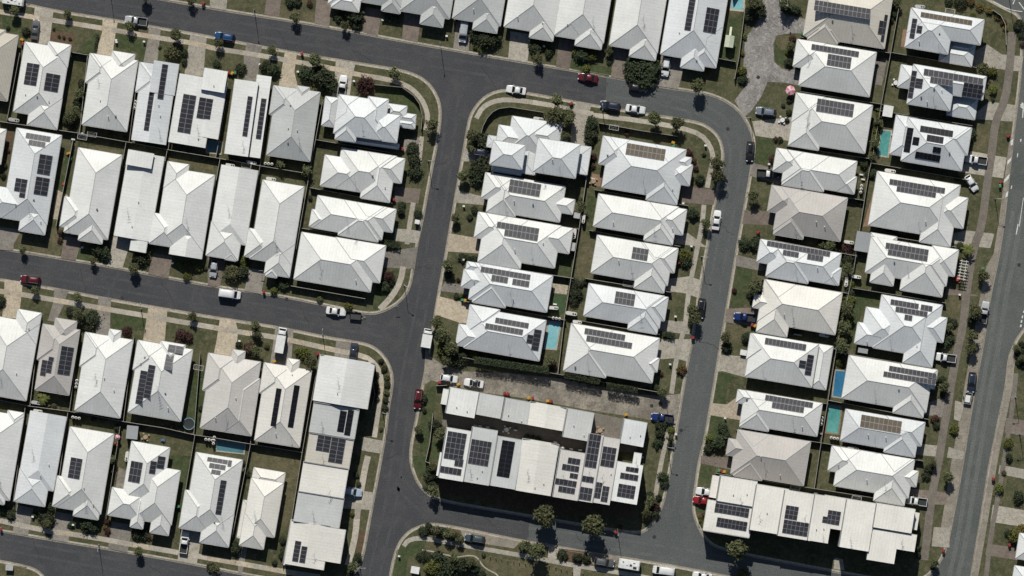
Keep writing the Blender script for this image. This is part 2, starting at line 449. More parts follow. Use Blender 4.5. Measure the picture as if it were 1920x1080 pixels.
BLOCKS = {
 'north': [(60, -45), (180, -22), (312, 0), (400, 16), (505, 33), (617, 51), (792, 84), (954, 112), (1144, 144), (1233, 162), (1300, 171), (1333, 177), (1367, 192), (1390, 212), (1404, 236), (1412, 256), (1414, 275), (1410, 308), (1404, 346), (1390, 422), (1379, 482), (1366, 561), (1352, 640), (1344, 692), (1333, 757), (1321, 827), (1310, 868), (1304, 911), (1299, 949), (1303, 972), (1317, 1003), (1335, 1022), (1365, 1033), (1450, 1050), (1600, 1078), (1690, 1092), (1725, 1088), (1745, 1075), (1768, 1045), (1778, 1011), (1784, 980), (1795, 924), (1806, 860), (1816, 796), (1832, 702), (1844, 640), (1857, 549), (1872, 482), (1882, 415), (1899, 258), (1903, 225), (1914, 135), (1918, 60), (1914, 36), (1905, 25), (1891, 19), (1862, 4), (1820, -20), (1700, -110), (60, -110)],
 'west': [(-110, -20), (46, 7), (100, 20), (192, 34), (279, 49), (396, 69), (533, 96), (629, 112), (712, 125), (758, 133), (785, 143), (803, 156), (815, 172), (823, 190), (826, 208), (824, 242), (812, 304), (800, 367), (792, 412), (781, 462), (773, 514), (768, 538), (758, 556), (742, 571), (722, 582), (702, 588), (679, 587), (629, 576), (533, 556), (458, 545), (400, 537), (279, 514), (202, 499), (117, 485), (25, 470), (-110, 448)],
 'south_west': [(-110, 506), (0, 524), (100, 541), (208, 562), (312, 580), (400, 595), (525, 614), (608, 632), (665, 641), (690, 646), (710, 657), (725, 675), (735, 698), (736, 723), (728, 765), (724, 807), (714, 863), (692, 980), (681, 1042), (672, 1064), (655, 1085), (630, 1098), (600, 1101), (540, 1091), (452, 1076), (400, 1065), (333, 1052), (204, 1029), (125, 1017), (0, 995), (-110, 976)],
 'corner': [(-110, 1034), (0, 1052), (50, 1062), (70, 1070), (84, 1084), (90, 1105), (70, 1200), (-110, 1200)],
 'middle': [(950, 168), (925, 173), (906, 184), (890, 202), (880, 222), (873, 262), (865, 308), (854, 371), (845, 424), (835, 482), (825, 535), (815, 593), (804, 660), (795, 710), (786, 755), (780, 790), (772, 827), (769, 855), (772, 876), (782, 904), (800, 926), (827, 939), (900, 952), (1100, 986), (1180, 999), (1205, 998), (1222, 985), (1235, 963), (1246, 934), (1256, 880), (1265, 827), (1279, 740), (1290, 677), (1300, 628), (1310, 555), (1321, 489), (1329, 447), (1337, 396), (1346, 354), (1356, 300), (1355, 279), (1349, 259), (1335, 243), (1315, 231), (1279, 224), (1200, 212), (1108, 197), (1008, 178)],
 'park': [(718, 1200), (731, 1078), (742, 1032), (754, 1009), (772, 993), (796, 984), (815, 982), (862, 990), (977, 1014), (1029, 1022), (1112, 1038), (1196, 1050), (1283, 1065), (1346, 1078), (1500, 1105), (1600, 1200)],
 'east': [(1990, 560), (1935, 600), (1910, 630), (1899, 652), (1891, 675), (1887, 723), (1874, 782), (1857, 865), (1853, 886), (1841, 965), (1822, 1076), (1805, 1200), (2050, 1200), (2050, 560)],
}
KERB_LINES = []; DRIVE_LINES = []
for bn, poly in BLOCKS.items():
    ps = smooth(poly, 2)
    w = [W(p) for p in ps]
    a = sum(w[i].x * w[(i + 1) % len(w)].y - w[(i + 1) % len(w)].x * w[i].y for i in range(len(w)))
    if a < 0: w.reverse()
    n = len(w); inner = []
    KERB_LINES.extend((w[i], w[(i + 1) % n]) for i in range(n))
    for i in range(n):
        d = (w[(i + 1) % n] - w[i - 1]).normalized()
        inner.append(w[i] + Vector((-d.y, d.x, 0)) * 0.42)
    mb = MB(); mb.face([(p.x, p.y, GZ) for p in inner])
    tag(link('lot_ground', mb.mesh('lot_ground', MATS['lawn'])), kind='structure')
    mb = MB()
    for i in range(n):
        j = (i + 1) % n; z = 0.118
        mb.face([(w[i].x, w[i].y, -0.1), (w[j].x, w[j].y, -0.1), (w[j].x, w[j].y, z), (w[i].x, w[i].y, z)])
        mb.face([(w[i].x, w[i].y, z), (w[j].x, w[j].y, z), (inner[j].x, inner[j].y, GZ + 0.012), (inner[i].x, inner[i].y, GZ + 0.012)])
    tag(link('kerb', mb.mesh('kerb', MATS['kerb_concrete'])), kind='structure')
    mb = MB(); outer = []
    for i in range(n):
        d = (w[(i + 1) % n] - w[i - 1]).normalized()
        outer.append(w[i] - Vector((-d.y, d.x, 0)) * 0.34)
    for i in range(n):
        j = (i + 1) % n
        mb.face([(outer[i].x, outer[i].y, 0.016), (outer[j].x, outer[j].y, 0.016), (w[j].x, w[j].y, 0.024), (w[i].x, w[i].y, 0.024)])
    tag(link('gutter_channel', mb.mesh('gutter_channel', MATS['channel'])), kind='structure')

# ---- ground cover patches inside the blocks
LAYER = [0]
def patch(name, mat, s, z=None):
    LAYER[0] += 1
    zz = (GZ + 0.004 if z is None else z) + (LAYER[0] % 12) * 0.0006
    return sheet(name, pts(s), zz, mat)
for mt, s in [
 ('yard_ground', '00:650,540 800,560 740,1080 590,1080'), ('lush_lawn', '00:660,500 860,300 890,290 850,470 800,510 660,490'),
 ('lush_lawn', '10:590,450 660,460 610,745 525,740'), ('tan_concrete', '10:510,745 615,800 560,1020 470,1010'),
 ('lush_lawn', '00:1040,310 1320,360 1300,560 1250,560 1240,470 1060,430'), ('lush_lawn', '00:20,130 200,160 200,260 110,290 20,260'),
 ('dry_lawn', '10:720,340 1120,400 1110,430 715,365'), ('dry_lawn', '10:1520,450 1920,520 1920,580 1700,520 1510,490'),
 ('lush_lawn', '01:1460,800 1680,790 1840,930 1870,1060 1740,1000 1580,960 1470,880'), ('dry_lawn', '01:600,80 920,110 910,210 590,150'),
 ('lush_lawn', '20:990,795 1330,850 1300,960 1000,950'), ('lush_lawn', '20:690,220 830,240 800,340 685,325'),
 ('dry_lawn', '20:450,30 550,40 540,300 200,250 130,170 180,70 210,150 430,180'), ('lush_lawn', '21:1640,390 1680,400 1620,640 1480,780 1440,770 1420,650 1500,560'),
 ('dry_lawn', '41:350,20 800,50 770,330 650,660 560,640 640,150 360,80'), ('dry_lawn', '31:360,1000 800,1060 790,1080 350,1080'),
 ('lush_lawn', '30:1740,250 1850,300 1800,800 1660,780 1700,560'), ('lush_lawn', '40:1540,0 1720,0 1700,300 1640,640 1560,600 1620,130 1520,110'),
 ('dry_lawn', '42:480,900 1320,1000 1320,1080 640,1080 560,1020'), ('dry_lawn', '42:0,770 420,850 470,910 0,850'),
 ('lush_lawn', '41:1650,850 1750,750 1900,760 1900,840 1850,860 1750,920 1730,1080 1600,1080'), ('lush_lawn', '41:1790,0 1920,0 1920,200 1850,170 1790,90'),
 ('lush_lawn', '02:1300,520 1500,580 1660,610 1640,690 1290,620'), ('lush_lawn', '03:800,160 930,170 860,550 710,540 760,330'),
 ('lush_lawn', '03:1220,330 1330,300 1300,580 1200,560'), ('dry_lawn', '03:1210,310 1400,330 1330,440 1260,450 1220,390'), ('lawn', '03:1150,740 1300,760 1320,900 1180,930 1090,880'),
 ('dry_lawn', '22:1390,100 1520,110 1490,490 1340,470'), ('lush_lawn', '22:1130,420 1190,340 1330,250 1320,450 1130,470'), ('pebbles', '22:1130,535 1275,550 1265,635 1140,620'), ('turf_green', '22:1140,630 1260,640 1230,810 1100,790'),
 ('lush_lawn', '12:1450,800 1530,800 1500,1000 1440,1000'), ('lush_lawn', '13:1040,270 1210,270 1200,480 1170,530 1030,505'), ('dry_lawn', '23:780,900 1000,930 990,1060 740,1040'),
 ('lush_lawn', '23:870,390 1010,410 1010,500 930,740 810,755 850,560'), ('lush_lawn', '33:700,270 890,330 790,360 770,565 650,550'), ('lush_lawn', '33:630,665 760,690 700,870 590,900'),
 ('lush_lawn', '24:400,570 630,620 600,740 490,730 430,880 370,1080 340,1080'), ('lush_lawn', '43:550,80 660,90 650,160 650,240 540,260 530,200'), ('lush_lawn', '43:500,440 610,480 605,510 495,500'),
 ('dry_lawn', '14:1500,190 1650,230 1620,430 1490,380'), ('dry_lawn', '24:1250,640 1380,640 1310,1000 1240,980'), ('dry_lawn', '44:1600,600 1670,620 1640,800 1590,790'), ('dry_lawn', '44:1700,190 1770,200 1720,430 1650,420'),
 ('dry_lawn', '40:0,960 240,1000 270,1080 0,1080'), ('mulch', '40:940,570 1000,580 960,830 920,720'), ('mulch', '42:1190,830 1430,860 1510,960 1330,970 1180,920'),
 ('mulch', '43:500,505 610,510 660,680 670,740 600,740 530,640'), ('mulch', '31:1480,140 1600,280 1600,440 1540,640 1510,600 1560,400 1540,280'), ('mulch', '31:1360,160 1480,260 1510,420 1470,610 1440,560 1450,330'),
 ('mulch', '24:1530,860 1600,900 1590,640 1540,690'), ('decking', '12:1490,600 1580,620 1560,720 1480,700'), ('decking', '04:830,265 870,265 850,430 810,420'), ('decking', '14:580,700 600,700 520,1080 470,1080'),
 ('grey_drive', '04:590,550 690,530 640,770 570,760'), ('mulch', '00:460,270 680,310 660,440 450,380'), ('weathered_lane', '40:1070,100 1140,130 1110,290 1040,280'), ('mulch', '10:30,250 130,200 80,480 40,520'),
 ('mulch', '41:1310,670 1370,690 1330,870 1290,900'), ('mulch', '24:640,0 860,130 980,120 560,20'), ('lush_lawn', '32:0,420 90,400 60,700 0,1000 -60,1000 -60,760'), ('lush_lawn', '32:30,920 150,880 140,1080 20,1050'), ('mulch', '42:0,640 60,640 300,670 340,770 260,770 0,700'),
 ('mulch', '42:860,775 1080,800 1060,900 790,840'), ('brown_path', '32:180,560 1500,640 1880,720 1900,1000 1180,980 600,870 130,760'), ('mulch', '42:110,190 1900,440 1860,560 1000,520 130,330')]:  # last patch: dark cover painting the terrace's shade deeper, not a real bed
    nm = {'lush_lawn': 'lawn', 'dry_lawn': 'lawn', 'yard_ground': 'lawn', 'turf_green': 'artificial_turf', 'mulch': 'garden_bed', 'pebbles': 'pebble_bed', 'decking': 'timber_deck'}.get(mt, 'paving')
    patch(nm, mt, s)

# ---- driveways (each its own slab), one step above the garden patches
def drive(mat, s):
    LAYER[0] += 1
    ps = [W(p) for p in pts(s)]
    a = sum(ps[i].x * ps[(i + 1) % len(ps)].y - ps[(i + 1) % len(ps)].x * ps[i].y for i in range(len(ps)))
    if a < 0: ps.reverse()
    z1 = GZ + 0.026 + (LAYER[0] % 12) * 0.0006; mb = MB(); n = len(ps)
    mb.face([(p.x, p.y, z1) for p in ps])
    DRIVE_LINES.extend((ps[i], ps[(i + 1) % n]) for i in range(n))
    for i in range(n):
        j = (i + 1) % n
        mb.face([(ps[i].x, ps[i].y, 0.02), (ps[j].x, ps[j].y, 0.02), (ps[j].x, ps[j].y, z1), (ps[i].x, ps[i].y, z1)])
    o = link('driveway', mb.mesh('driveway', MATS[mat]))
    o['kind'] = 'structure'
for mt, s in [
 ('pale_drive', '00:315,62 482,95 445,400 335,400 350,210 300,180'), ('tan_concrete', '00:925,165 1062,195 1040,300 1010,510 860,490 920,290'), ('grey_drive', '00:1340,238 1447,262 1415,570 1290,560 1330,360'), ('pale_drive', '00:1715,308 1862,342 1850,440 1830,690 1660,670 1695,420'),
 ('grey_drive', '01:300,388 437,420 400,690 370,750 270,720 275,500'), ('tan_concrete', '01:645,468 752,482 730,650 765,800 585,790 620,600'), ('pale_drive', '01:1103,543 1278,578 1250,690 1225,880 1070,870 1095,650'),
 ('grey_drive', '20:-60,20 200,50 125,180 120,242 -60,225'), ('brown_drive', '20:580,105 740,135 682,332 548,308'), ('pale_drive', '20:1012,110 1180,130 1145,258 1100,406 973,382'), ('brown_drive', '20:1380,260 1550,290 1515,492 1333,450'),
 ('brown_drive', '21:-50,300 110,330 60,560 0,566 -50,550'), ('grey_drive', '21:325,400 475,420 428,632 278,602'), ('grey_drive', '11:1720,300 1895,268 1850,420 1700,400'), ('brown_drive', '11:1630,720 1866,740 1845,870 1630,860'),
 ('pale_drive', '21:1640,40 1868,60 1843,175 1630,150'), ('grey_drive', '21:1500,260 1838,205 1803,405 1500,390'),
 ('tan_concrete', '20:40,500 205,522 190,670 170,850 20,840 40,640'), ('grey_drive', '20:488,582 624,604 600,640 580,720 500,880 430,870 480,700'), ('grey_drive', '20:885,648 1002,665 995,800 985,1010 865,1000'), ('tan_concrete', '20:1338,738 1507,772 1480,1080 1285,1060 1320,850'),
 ('tan_concrete', '21:60,845 198,868 222,960 31:205,130 0,130 21:28,1060'), ('grey_drive', '21:560,925 722,955 31:700,220 510,210'), ('grey_drive', '31:1108,-10 1302,15 1296,230 1080,200'), ('pale_drive', '31:1340,860 1525,895 1500,1010 1330,980'),
 ('pale_drive', '41:1180,290 1455,330 1425,485 1160,470'), ('grey_drive', '40:155,440 300,470 250,715 113,682'), ('grey_drive', '40:505,500 665,530 612,780 458,748'), ('grey_drive', '40:1005,590 1200,620 1147,870 973,832'), ('pale_drive', '40:1640,600 1830,640 1770,975 1598,942'), ('grey_drive', '41:235,800 310,800 262,1050 220,1050'), ('grey_drive', '40:-80,480 10,500 -20,670 -100,660'),
 ('pale_drive', '01:-30,-40 130,-40 115,92 -30,68'), ('brown_drive', '01:485,-40 612,-40 592,158 458,128'), ('brown_drive', '01:930,-10 1070,20 1042,243 908,213'), ('brown_drive', '01:1370,60 1515,90 1482,325 1348,293'), ('brown_drive', '01:1720,110 1870,140 1838,385 1698,352'),
 ('grey_drive', '02:270,180 405,200 375,465 238,432'), ('pale_drive', '02:755,280 935,310 907,565 733,532'), ('brown_drive', '02:1190,350 1340,370 1282,625 1163,602'), ('brown_drive', '02:1690,420 1850,450 1792,720 1658,692'), ('grey_drive', '03:190,500 405,540 345,805 158,772'),
 ('pale_drive', '13:1010,132 1365,95 1355,310 1040,262'), ('grey_drive', '13:1015,508 1225,560 1290,660 1250,700 987,622'), ('brown_drive', '13:940,930 1235,945 1240,1070 918,1055'), ('grey_drive', '23:868,278 1090,330 1150,400 1090,425 857,375'), ('brown_drive', '23:780,762 1080,750 1060,925 763,885'),
 ('pale_drive', '33:710,118 985,140 990,335 740,268 688,275'), ('tan_concrete', '33:638,556 780,568 860,512 925,560 905,710 622,662'), ('brown_drive', '43:548,-5 875,20 850,130 543,66'),
 ('pale_drive', '04:1590,400 1720,490 1915,508 1893,645 1440,590 1440,480'), ('pale_drive', '04:1610,915 1853,948 14:1832,135 1460,110 1480,60'), ('pale_drive', '14:1440,400 1763,458 1733,645 1350,590'), ('pale_drive', '24:1400,58 1652,88 1617,218 1380,192 1260,170 1250,90'),
 ('brown_drive', '24:1225,560 1390,615 1545,655 1440,645 1210,640'), ('grey_drive', '34:1040,560 1150,518 1230,520 1205,690 1020,660'), ('pale_drive', '34:1300,533 1384,558 1342,718 1288,702'), ('pale_drive', '34:960,920 1155,940 1137,1038 940,1020'), ('pale_drive', '34:1243,950 1393,1000 44:1370,30 1225,15'),
 ('brown_drive', '44:850,290 1232,328 1222,442 870,420'), ('pale_drive', '44:1108,638 1254,650 1248,825 1088,812'), ('pale_drive', '44:1700,80 1990,130 1990,220 1688,160'), ('pale_drive', '44:1640,440 1990,500 1990,650 1618,592'), ('brown_drive', '44:1590,790 1990,840 1990,960 1570,890'), ('brown_drive', '34:1760,690 1990,720 1990,860 1745,820'),
 ('pale_drive', '12:345,375 575,400 575,495 318,492'), ('pale_drive', '12:268,748 525,815 540,890 247,862'), ('pale_drive', '02:1348,918 1483,945 12:1420,200 1445,360 1290,330 1325,0'), ('tan_concrete', '22:210,85 475,130 470,265 183,247'), ('grey_drive', '22:168,515 350,560 425,590 415,640 118,602'), ('tan_concrete', '22:100,648 395,720 370,895 300,890 72,812'),
 ('brown_drive', '13:380,700 694,755 662,885 360,862'), ('pale_drive', '23:300,90 430,80 606,212 410,188 300,175'), ('pale_drive', '23:210,500 450,470 548,508 522,664 400,622 205,600'), ('pale_drive', '23:160,860 420,880 455,995 150,960'), ('pale_drive', '33:130,-20 465,-20 432,184 320,152 125,165'),
 ('strip_concrete', '42:300,662 850,772 782,832 340,762'), ('strip_concrete', '42:1430,870 1900,930 1900,1010 1510,990'), ('pale_drive', '44:215,915 290,930 303,1030 205,1015'), ('pale_drive', '42:1100,805 1190,825 1170,930 1090,925'), ('pale_drive', '42:1320,985 1390,1000 1380,1080 1320,1080')]:
    drive(mt, s)

# ---- lanes
patch('lane', 'grey_lane', '03:1110,-60 1250,-60 1270,100 1400,150 1560,190 1530,300 1350,300 1225,320 1200,400 1210,560 1280,620 1450,630 1440,770 1300,745 1150,735 1085,880 1000,1000 940,1055 850,905 960,760 930,590 945,340 990,290 1090,150', GZ + 0.018)
patch('lane', 'weathered_lane', '32:-10,60 40,140 130,200 330,270 800,290 1200,335 1920,480 33:200,490 375,470 320,775 100,710 0,690 32:1490,625 900,515 470,455 220,405 40,350 -30,400', GZ + 0.018)

# ---- footpaths, laid in slabs
def footpath(name, s, w, mat, slab=3.6, tan=None):
    ps = smooth(pts(s), 1, False)
    root = empty(name, (0, 0, 0)); root['kind'] = 'structure'
    seg = []; acc = 0; cur = [ps[0]]
    # resample
    dense = []
    for a, b in zip(ps, ps[1:]):
        n = max(1, int(math.hypot(b[0] - a[0], b[1] - a[1]) / 3))
        dense += [(a[0] + (b[0] - a[0]) * k / n, a[1] + (b[1] - a[1]) * k / n) for k in range(n)]
    dense.append(ps[-1])
    L, Rr = strip_pts(dense, w)
    step = max(2, int(slab / MPP / 3)); i = 0
    while i < len(dense) - 1:
        j = min(len(dense) - 1, i + step); mb = MB()
        for k in range(i, j):
            q = [W(L[k]), W(L[k + 1]), W(Rr[k + 1]), W(Rr[k])]
            z = GZ + 0.035
            mb.face([(p.x, p.y, z) for p in q])
            for e in ((q[0], q[1]), (q[2], q[3])):
                mb.face([(e[0].x, e[0].y, 0.05), (e[1].x, e[1].y, 0.05), (e[1].x, e[1].y, z), (e[0].x, e[0].y, z)])
        mm = MATS[tan] if tan and random.random() < 0.35 else MATS[mat]
        link('paving_slab', mb.mesh('paving_slab', mm), root)
        i = j
footpath('footpath', 'p:-40,16 0,22 98,38 194,53 279,68 375,83 400,91 458,99 533,112 629,129 665,139 725,148 763,160 782,175 796,195 803,220 798,244', 9.0, 'concrete', tan='tan_concrete')
footpath('footpath', 'p:791,256 786,305', 8, 'concrete')
footpath('footpath', 'p:775,380 768,420 763,458', 9, 'pale_drive')
footpath('footpath', 'p:756,500 751,528 735,556 712,580', 11, 'concrete')
footpath('footpath', 'p:-40,540 0,546 42,552 208,581 274,592 400,614 446,622 515,632 555,640 630,657 685,668 703,682 713,700 716,722 709,770 702,820', 9.5, 'concrete', tan='tan_concrete')
footpath('footpath', 'p:690,855 684,880 677,920 670,960 667,1000 660,1032 652,1060', 11.5, 'concrete')
footpath('footpath', 'p:-40,968 0,976 52,988 98,997 133,1001 200,1012 241,1020 340,1037 400,1048 470,1060 535,1072 600,1082', 9.5, 'concrete', tan='tan_concrete')
footpath('footpath', 'p:893,222 904,202 922,191 950,186 1010,193 1075,206 1112,214', 9, 'concrete', tan='pale_drive')
footpath('footpath', 'p:1112,216 1200,226 1279,240 1314,252 1332,273 1338,298 1330,330 1326,352', 9, 'concrete')
footpath('footpath', 'p:1320,384 1316,425 1308,462 1298,512 1290,555 1285,610 1276,640 1268,672 1259,738', 9, 'pale_drive')
footpath('footpath', 'p:1252,805 1246,840 1240,865 1228,934', 8.5, 'pale_drive')
footpath('footpath', 'p:757,1024 764,1014 780,1009 800,1010 883,1025 998,1045 1075,1060 1165,1074 1250,1090', 8.5, 'pale_drive')
footpath('roadside_path', 'p:1898,60 1893,130 1884,190 1866,228 1859,290 1852,335 1841,425 1826,462 1813,540 1806,610 1797,648 1785,709 1777,765 1769,806 1761,860 1748,924 1741,980 1733,1050', 15, 'brown_path', 6.0)
footpath('roadside_path', 'p:1905,700 1899,760 1886,840 1872,930 1858,1000 1848,1090', 9, 'brown_path', 6.0)
patch('parking_strip', 'strip_concrete', 'p:1866,470 1872,482 1857,549 1844,640 1832,702 1816,796 1806,860 1795,924 1784,980 1776,1000 1762,1000 1772,940 1783,870 1796,800 1809,720 1822,650 1837,560 1849,500', GZ + 0.014)
patch('parking_strip', 'strip_concrete', 'p:1882,415 1899,262 1893,258 1884,330 1872,420 1862,480 1872,482', GZ + 0.014)
ribbon('roadside_strip', [(1905, 655), (1896, 680), (1893, 725), (1880, 785), (1864, 866), (1848, 966), (1828, 1080)], 12, GZ + 0.014, 'strip_concrete')
# hatch bars between the strip and the traffic lane
for s in ('14:1798,305 1824,290 1818,345 1800,350', '14:1772,485 1808,455 1800,490 1768,525', '14:1742,655 1792,600 1782,650 1735,690', '14:1760,770 1780,760 1772,810 1752,820'):
    patch('painted_bar', 'road_paint', s, GZ + 0.05)
# lane paint on the wide road
def paintbar(s, z=0.02):
    LAYER[0] += 1
    sheet('road_marking', pts(s), z + (LAYER[0] % 5) * 0.0006, 'road_paint')
for s in ('14:1888,290 1898,290 1894,315 1884,315', '14:1860,420 1868,420 1864,455 1856,455', '14:1806,710 1814,710 1808,740 1800,740', '14:1912,820 1917,820 1880,1080 1874,1080',
          '24:1862,0 1872,0 1854,95 1845,95', '24:1913,780 1920,780 1920,800 1912,800', '24:1902,825 1914,825 1910,848 1898,848', '24:1893,865 1906,865 1902,888 1889,888', '24:1886,905 1900,905 1896,928 1882,928',
          '04:1832,0 1840,0 1825,40 1815,38', '04:1880,20 1920,75 1920,90 1870,20'):
    paintbar(s)
for s in ('04:1882,945 1905,925 1900,960', '04:1898,920 1918,930 1916,985 1900,975', '04:1908,985 1918,985 1912,1060 1903,1060', '14:1880,0 1920,-6 1920,30 1905,14'):
    paintbar(s)
ribbon('road_marking', [(1862, 3), (1891, 18), (1917, 22)], 1.6, 0.135, 'road_paint')
# bitumen crack sealing and joints
rs = random.Random(3)
for x0, y0, x1, y1 in ((240, 22, 330, 62), (520, 55, 540, 92), (660, 92, 700, 118), (900, 120, 930, 168), (840, 300, 800, 320), (806, 500, 775, 505), (745, 850, 722, 862), (300, 520, 330, 580), (150, 500, 160, 545), (560, 565, 580, 615), (1290, 800, 1270, 815), (1350, 420, 1375, 440), (1310, 640, 1345, 652), (900, 960, 940, 998), (1080, 1000, 1100, 1030), (60, 1010, 80, 1058), (260, 1045, 300, 1075)):
    n_ = 7; q_ = [(x0 + (x1 - x0) * k / n_ + rs.uniform(-3, 3), y0 + (y1 - y0) * k / n_ + rs.uniform(-3, 3)) for k in range(n_ + 1)]
    ribbon('crack_seal', q_, 0.8, 0.0155, 'asphalt_seal', sm=1)
# patched trenches and lighter repairs across the dark streets
for s in ('20:1060,430 1085,432 1010,600 985,660 940,655 1000,560', '20:1740,560 1790,570 1740,690 1750,770 1700,760', '01:1040,270 1240,310 1225,335 1030,300'):
    patch('road_repair', 'asphalt_track', s, 0.0145)
patch('road_repair', 'asphalt_mid', '02:1640,690 1800,720 1790,830 1620,820', 0.0145)

# ================================================================ HOUSES
def clip(poly, a, b, c):
    """part of the convex polygon where a*x+b*y+c >= 0"""
    out = []; n = len(poly)
    for i in range(n):
        p, q = poly[i], poly[(i + 1) % n]
        dp, dq = a * p[0] + b * p[1] + c, a * q[0] + b * q[1] + c
        if dp >= 0: out.append(p)
        if (dp > 0 and dq < 0) or (dp < 0 and dq > 0):
            t = dp / (dp - dq); out.append((p[0] + (q[0] - p[0]) * t, p[1] + (q[1] - p[1]) * t))
    return out
def area(p):
    return abs(sum(p[i][0] * p[(i + 1) % len(p)][1] - p[(i + 1) % len(p)][0] * p[i][1] for i in range(len(p)))) / 2 if len(p) > 2 else 0
class Wing:
    """rectangle in the house frame (u east, v north) whose hipped or gabled roof rises from its eaves"""
    def __init__(s, u0, u1, v0, v1, base, pitch, flags):
        s.u0, s.u1, s.v0, s.v1, s.base = u0, u1, v0, v1, base
        t = math.tan(R(pitch))
        s.planes = []     # (a, b, c): z = a*u + b*v + c
        for f, pl in zip(flags, ((0, -t, base + t * v1), (-t, 0, base + t * u1), (0, t, base - t * v0), (t, 0, base - t * u0))):
            if f == 'h': s.planes.append(pl)
    def rect(s): return [(s.u0, s.v0), (s.u1, s.v0), (s.u1, s.v1), (s.u0, s.v1)]
    def inside(s, u, v, e=0.0): return s.u0 - e <= u <= s.u1 + e and s.v0 - e <= v <= s.v1 + e
    def z(s, u, v): return min(a * u + b * v + c for a, b, c in s.planes)
def dif(p, q): return (p[0] - q[0], p[1] - q[1], p[2] - q[2])
def envelope(wings):
    """visible roof surface: the highest of all wings, as convex pieces (polygon, plane, wing index)"""
    res = []
    for i, w in enumerate(wings):
        for pl in w.planes:
            poly = w.rect()
            for q in w.planes:
                if q is pl: continue
                poly = clip(poly, *dif(q, pl))
                if len(poly) < 3: break
            if area(poly) < 1e-3: continue
            pieces = [poly]
            for j, o in enumerate(wings):
                if j == i: continue
                hs = [(1, 0, -o.u0), (-1, 0, o.u1), (0, 1, -o.v0), (0, -1, o.v1)]
                none = False
                for q in o.planes:
                    d = dif(q, pl)
                    if abs(d[0]) < 1e-6 and abs(d[1]) < 1e-6:
                        if d[2] < -1e-4 or (abs(d[2]) <= 1e-4 and j > i): none = True
                    else: hs.append(d)
                if none: continue
                nxt = []
                for pc in pieces:
                    rem = pc
                    for h in hs:
                        out = clip(rem, -h[0], -h[1], -h[2])
                        if area(out) > 2e-3: nxt.append(out)
                        rem = clip(rem, *h)
                        if area(rem) < 2e-3: break
                pieces = nxt
            res += [(pc, pl, i) for pc in pieces if area(pc) > 2e-3]
    return res
# one shared panel: aluminium frame ring and a glass face, unit size, thickness in metres
def panel_mesh(name, glass, frame):
    mb = MB(); t = 0.045; f = 0.035; g = 0.022
    o = [(-.5, -.5), (.5, -.5), (.5, .5), (-.5, .5)]
    k = .5 - f; n = [(-k, -k * 1.0), (k, -k), (k, k), (-k, k)]
    mb.face([(x, y, t - 0.006) for x, y in n], 0, [(0, 0), (1, 0), (1, 1), (0, 1)])
    for i in range(4):
        j = (i + 1) % 4
        mb.face([(*o[i], t), (*o[j], t), (*n[j], t), (*n[i], t)], 1)
        mb.face([(*o[i], 0), (*o[j], 0), (*o[j], t), (*o[i], t)], 1)
    return mb.mesh(name, MATS[glass], MATS[frame])
PANEL = {'': panel_mesh('solar_panel', 'panel_glass', 'panel_frame'), 'k': panel_mesh('solar_panel', 'panel_black', 'panel_frame_black'),
         'y': panel_mesh('solar_panel', 'panel_glare', 'panel_frame')}
HOUSE = []     # (nick, centre, wings in world terms)
def antenna_mesh(style):
    mb = MB()
    mb.bar((0, 0, 0), (0, 0, 1.9), 0.035, 4)
    mb.bar((-0.75, 0, 1.85), (0.75, 0, 1.85), 0.03, 4)
    for k in range(5 if style else 3):
        x = -0.7 + k * (1.4 / (4 if style else 2)); h = 0.5 - 0.07 * k
        mb.bar((x, -h, 1.87), (x, h, 1.87), 0.025, 4)
    return mb.mesh('antenna', MATS['metal_grey'])
ANT = [antenna_mesh(0), antenna_mesh(1)]
def vent_mesh():
    mb = MB(); mb.lathe([(0.16, 0), (0.16, 0.28), (0.30, 0.34), (0.32, 0.46), (0.2, 0.58), (0.02, 0.62)], 10)
    return mb.mesh('roof_vent', MATS['metal_grey'])
VENT = vent_mesh()
def pipe_mesh():
    mb = MB(); mb.lathe([(0.09, 0), (0.09, 0.5), (0.13, 0.5), (0.13, 0.58), (0.01, 0.6)], 7)
    return mb.mesh('vent_pipe', MATS['vent_white'])
PIPE = pipe_mesh()
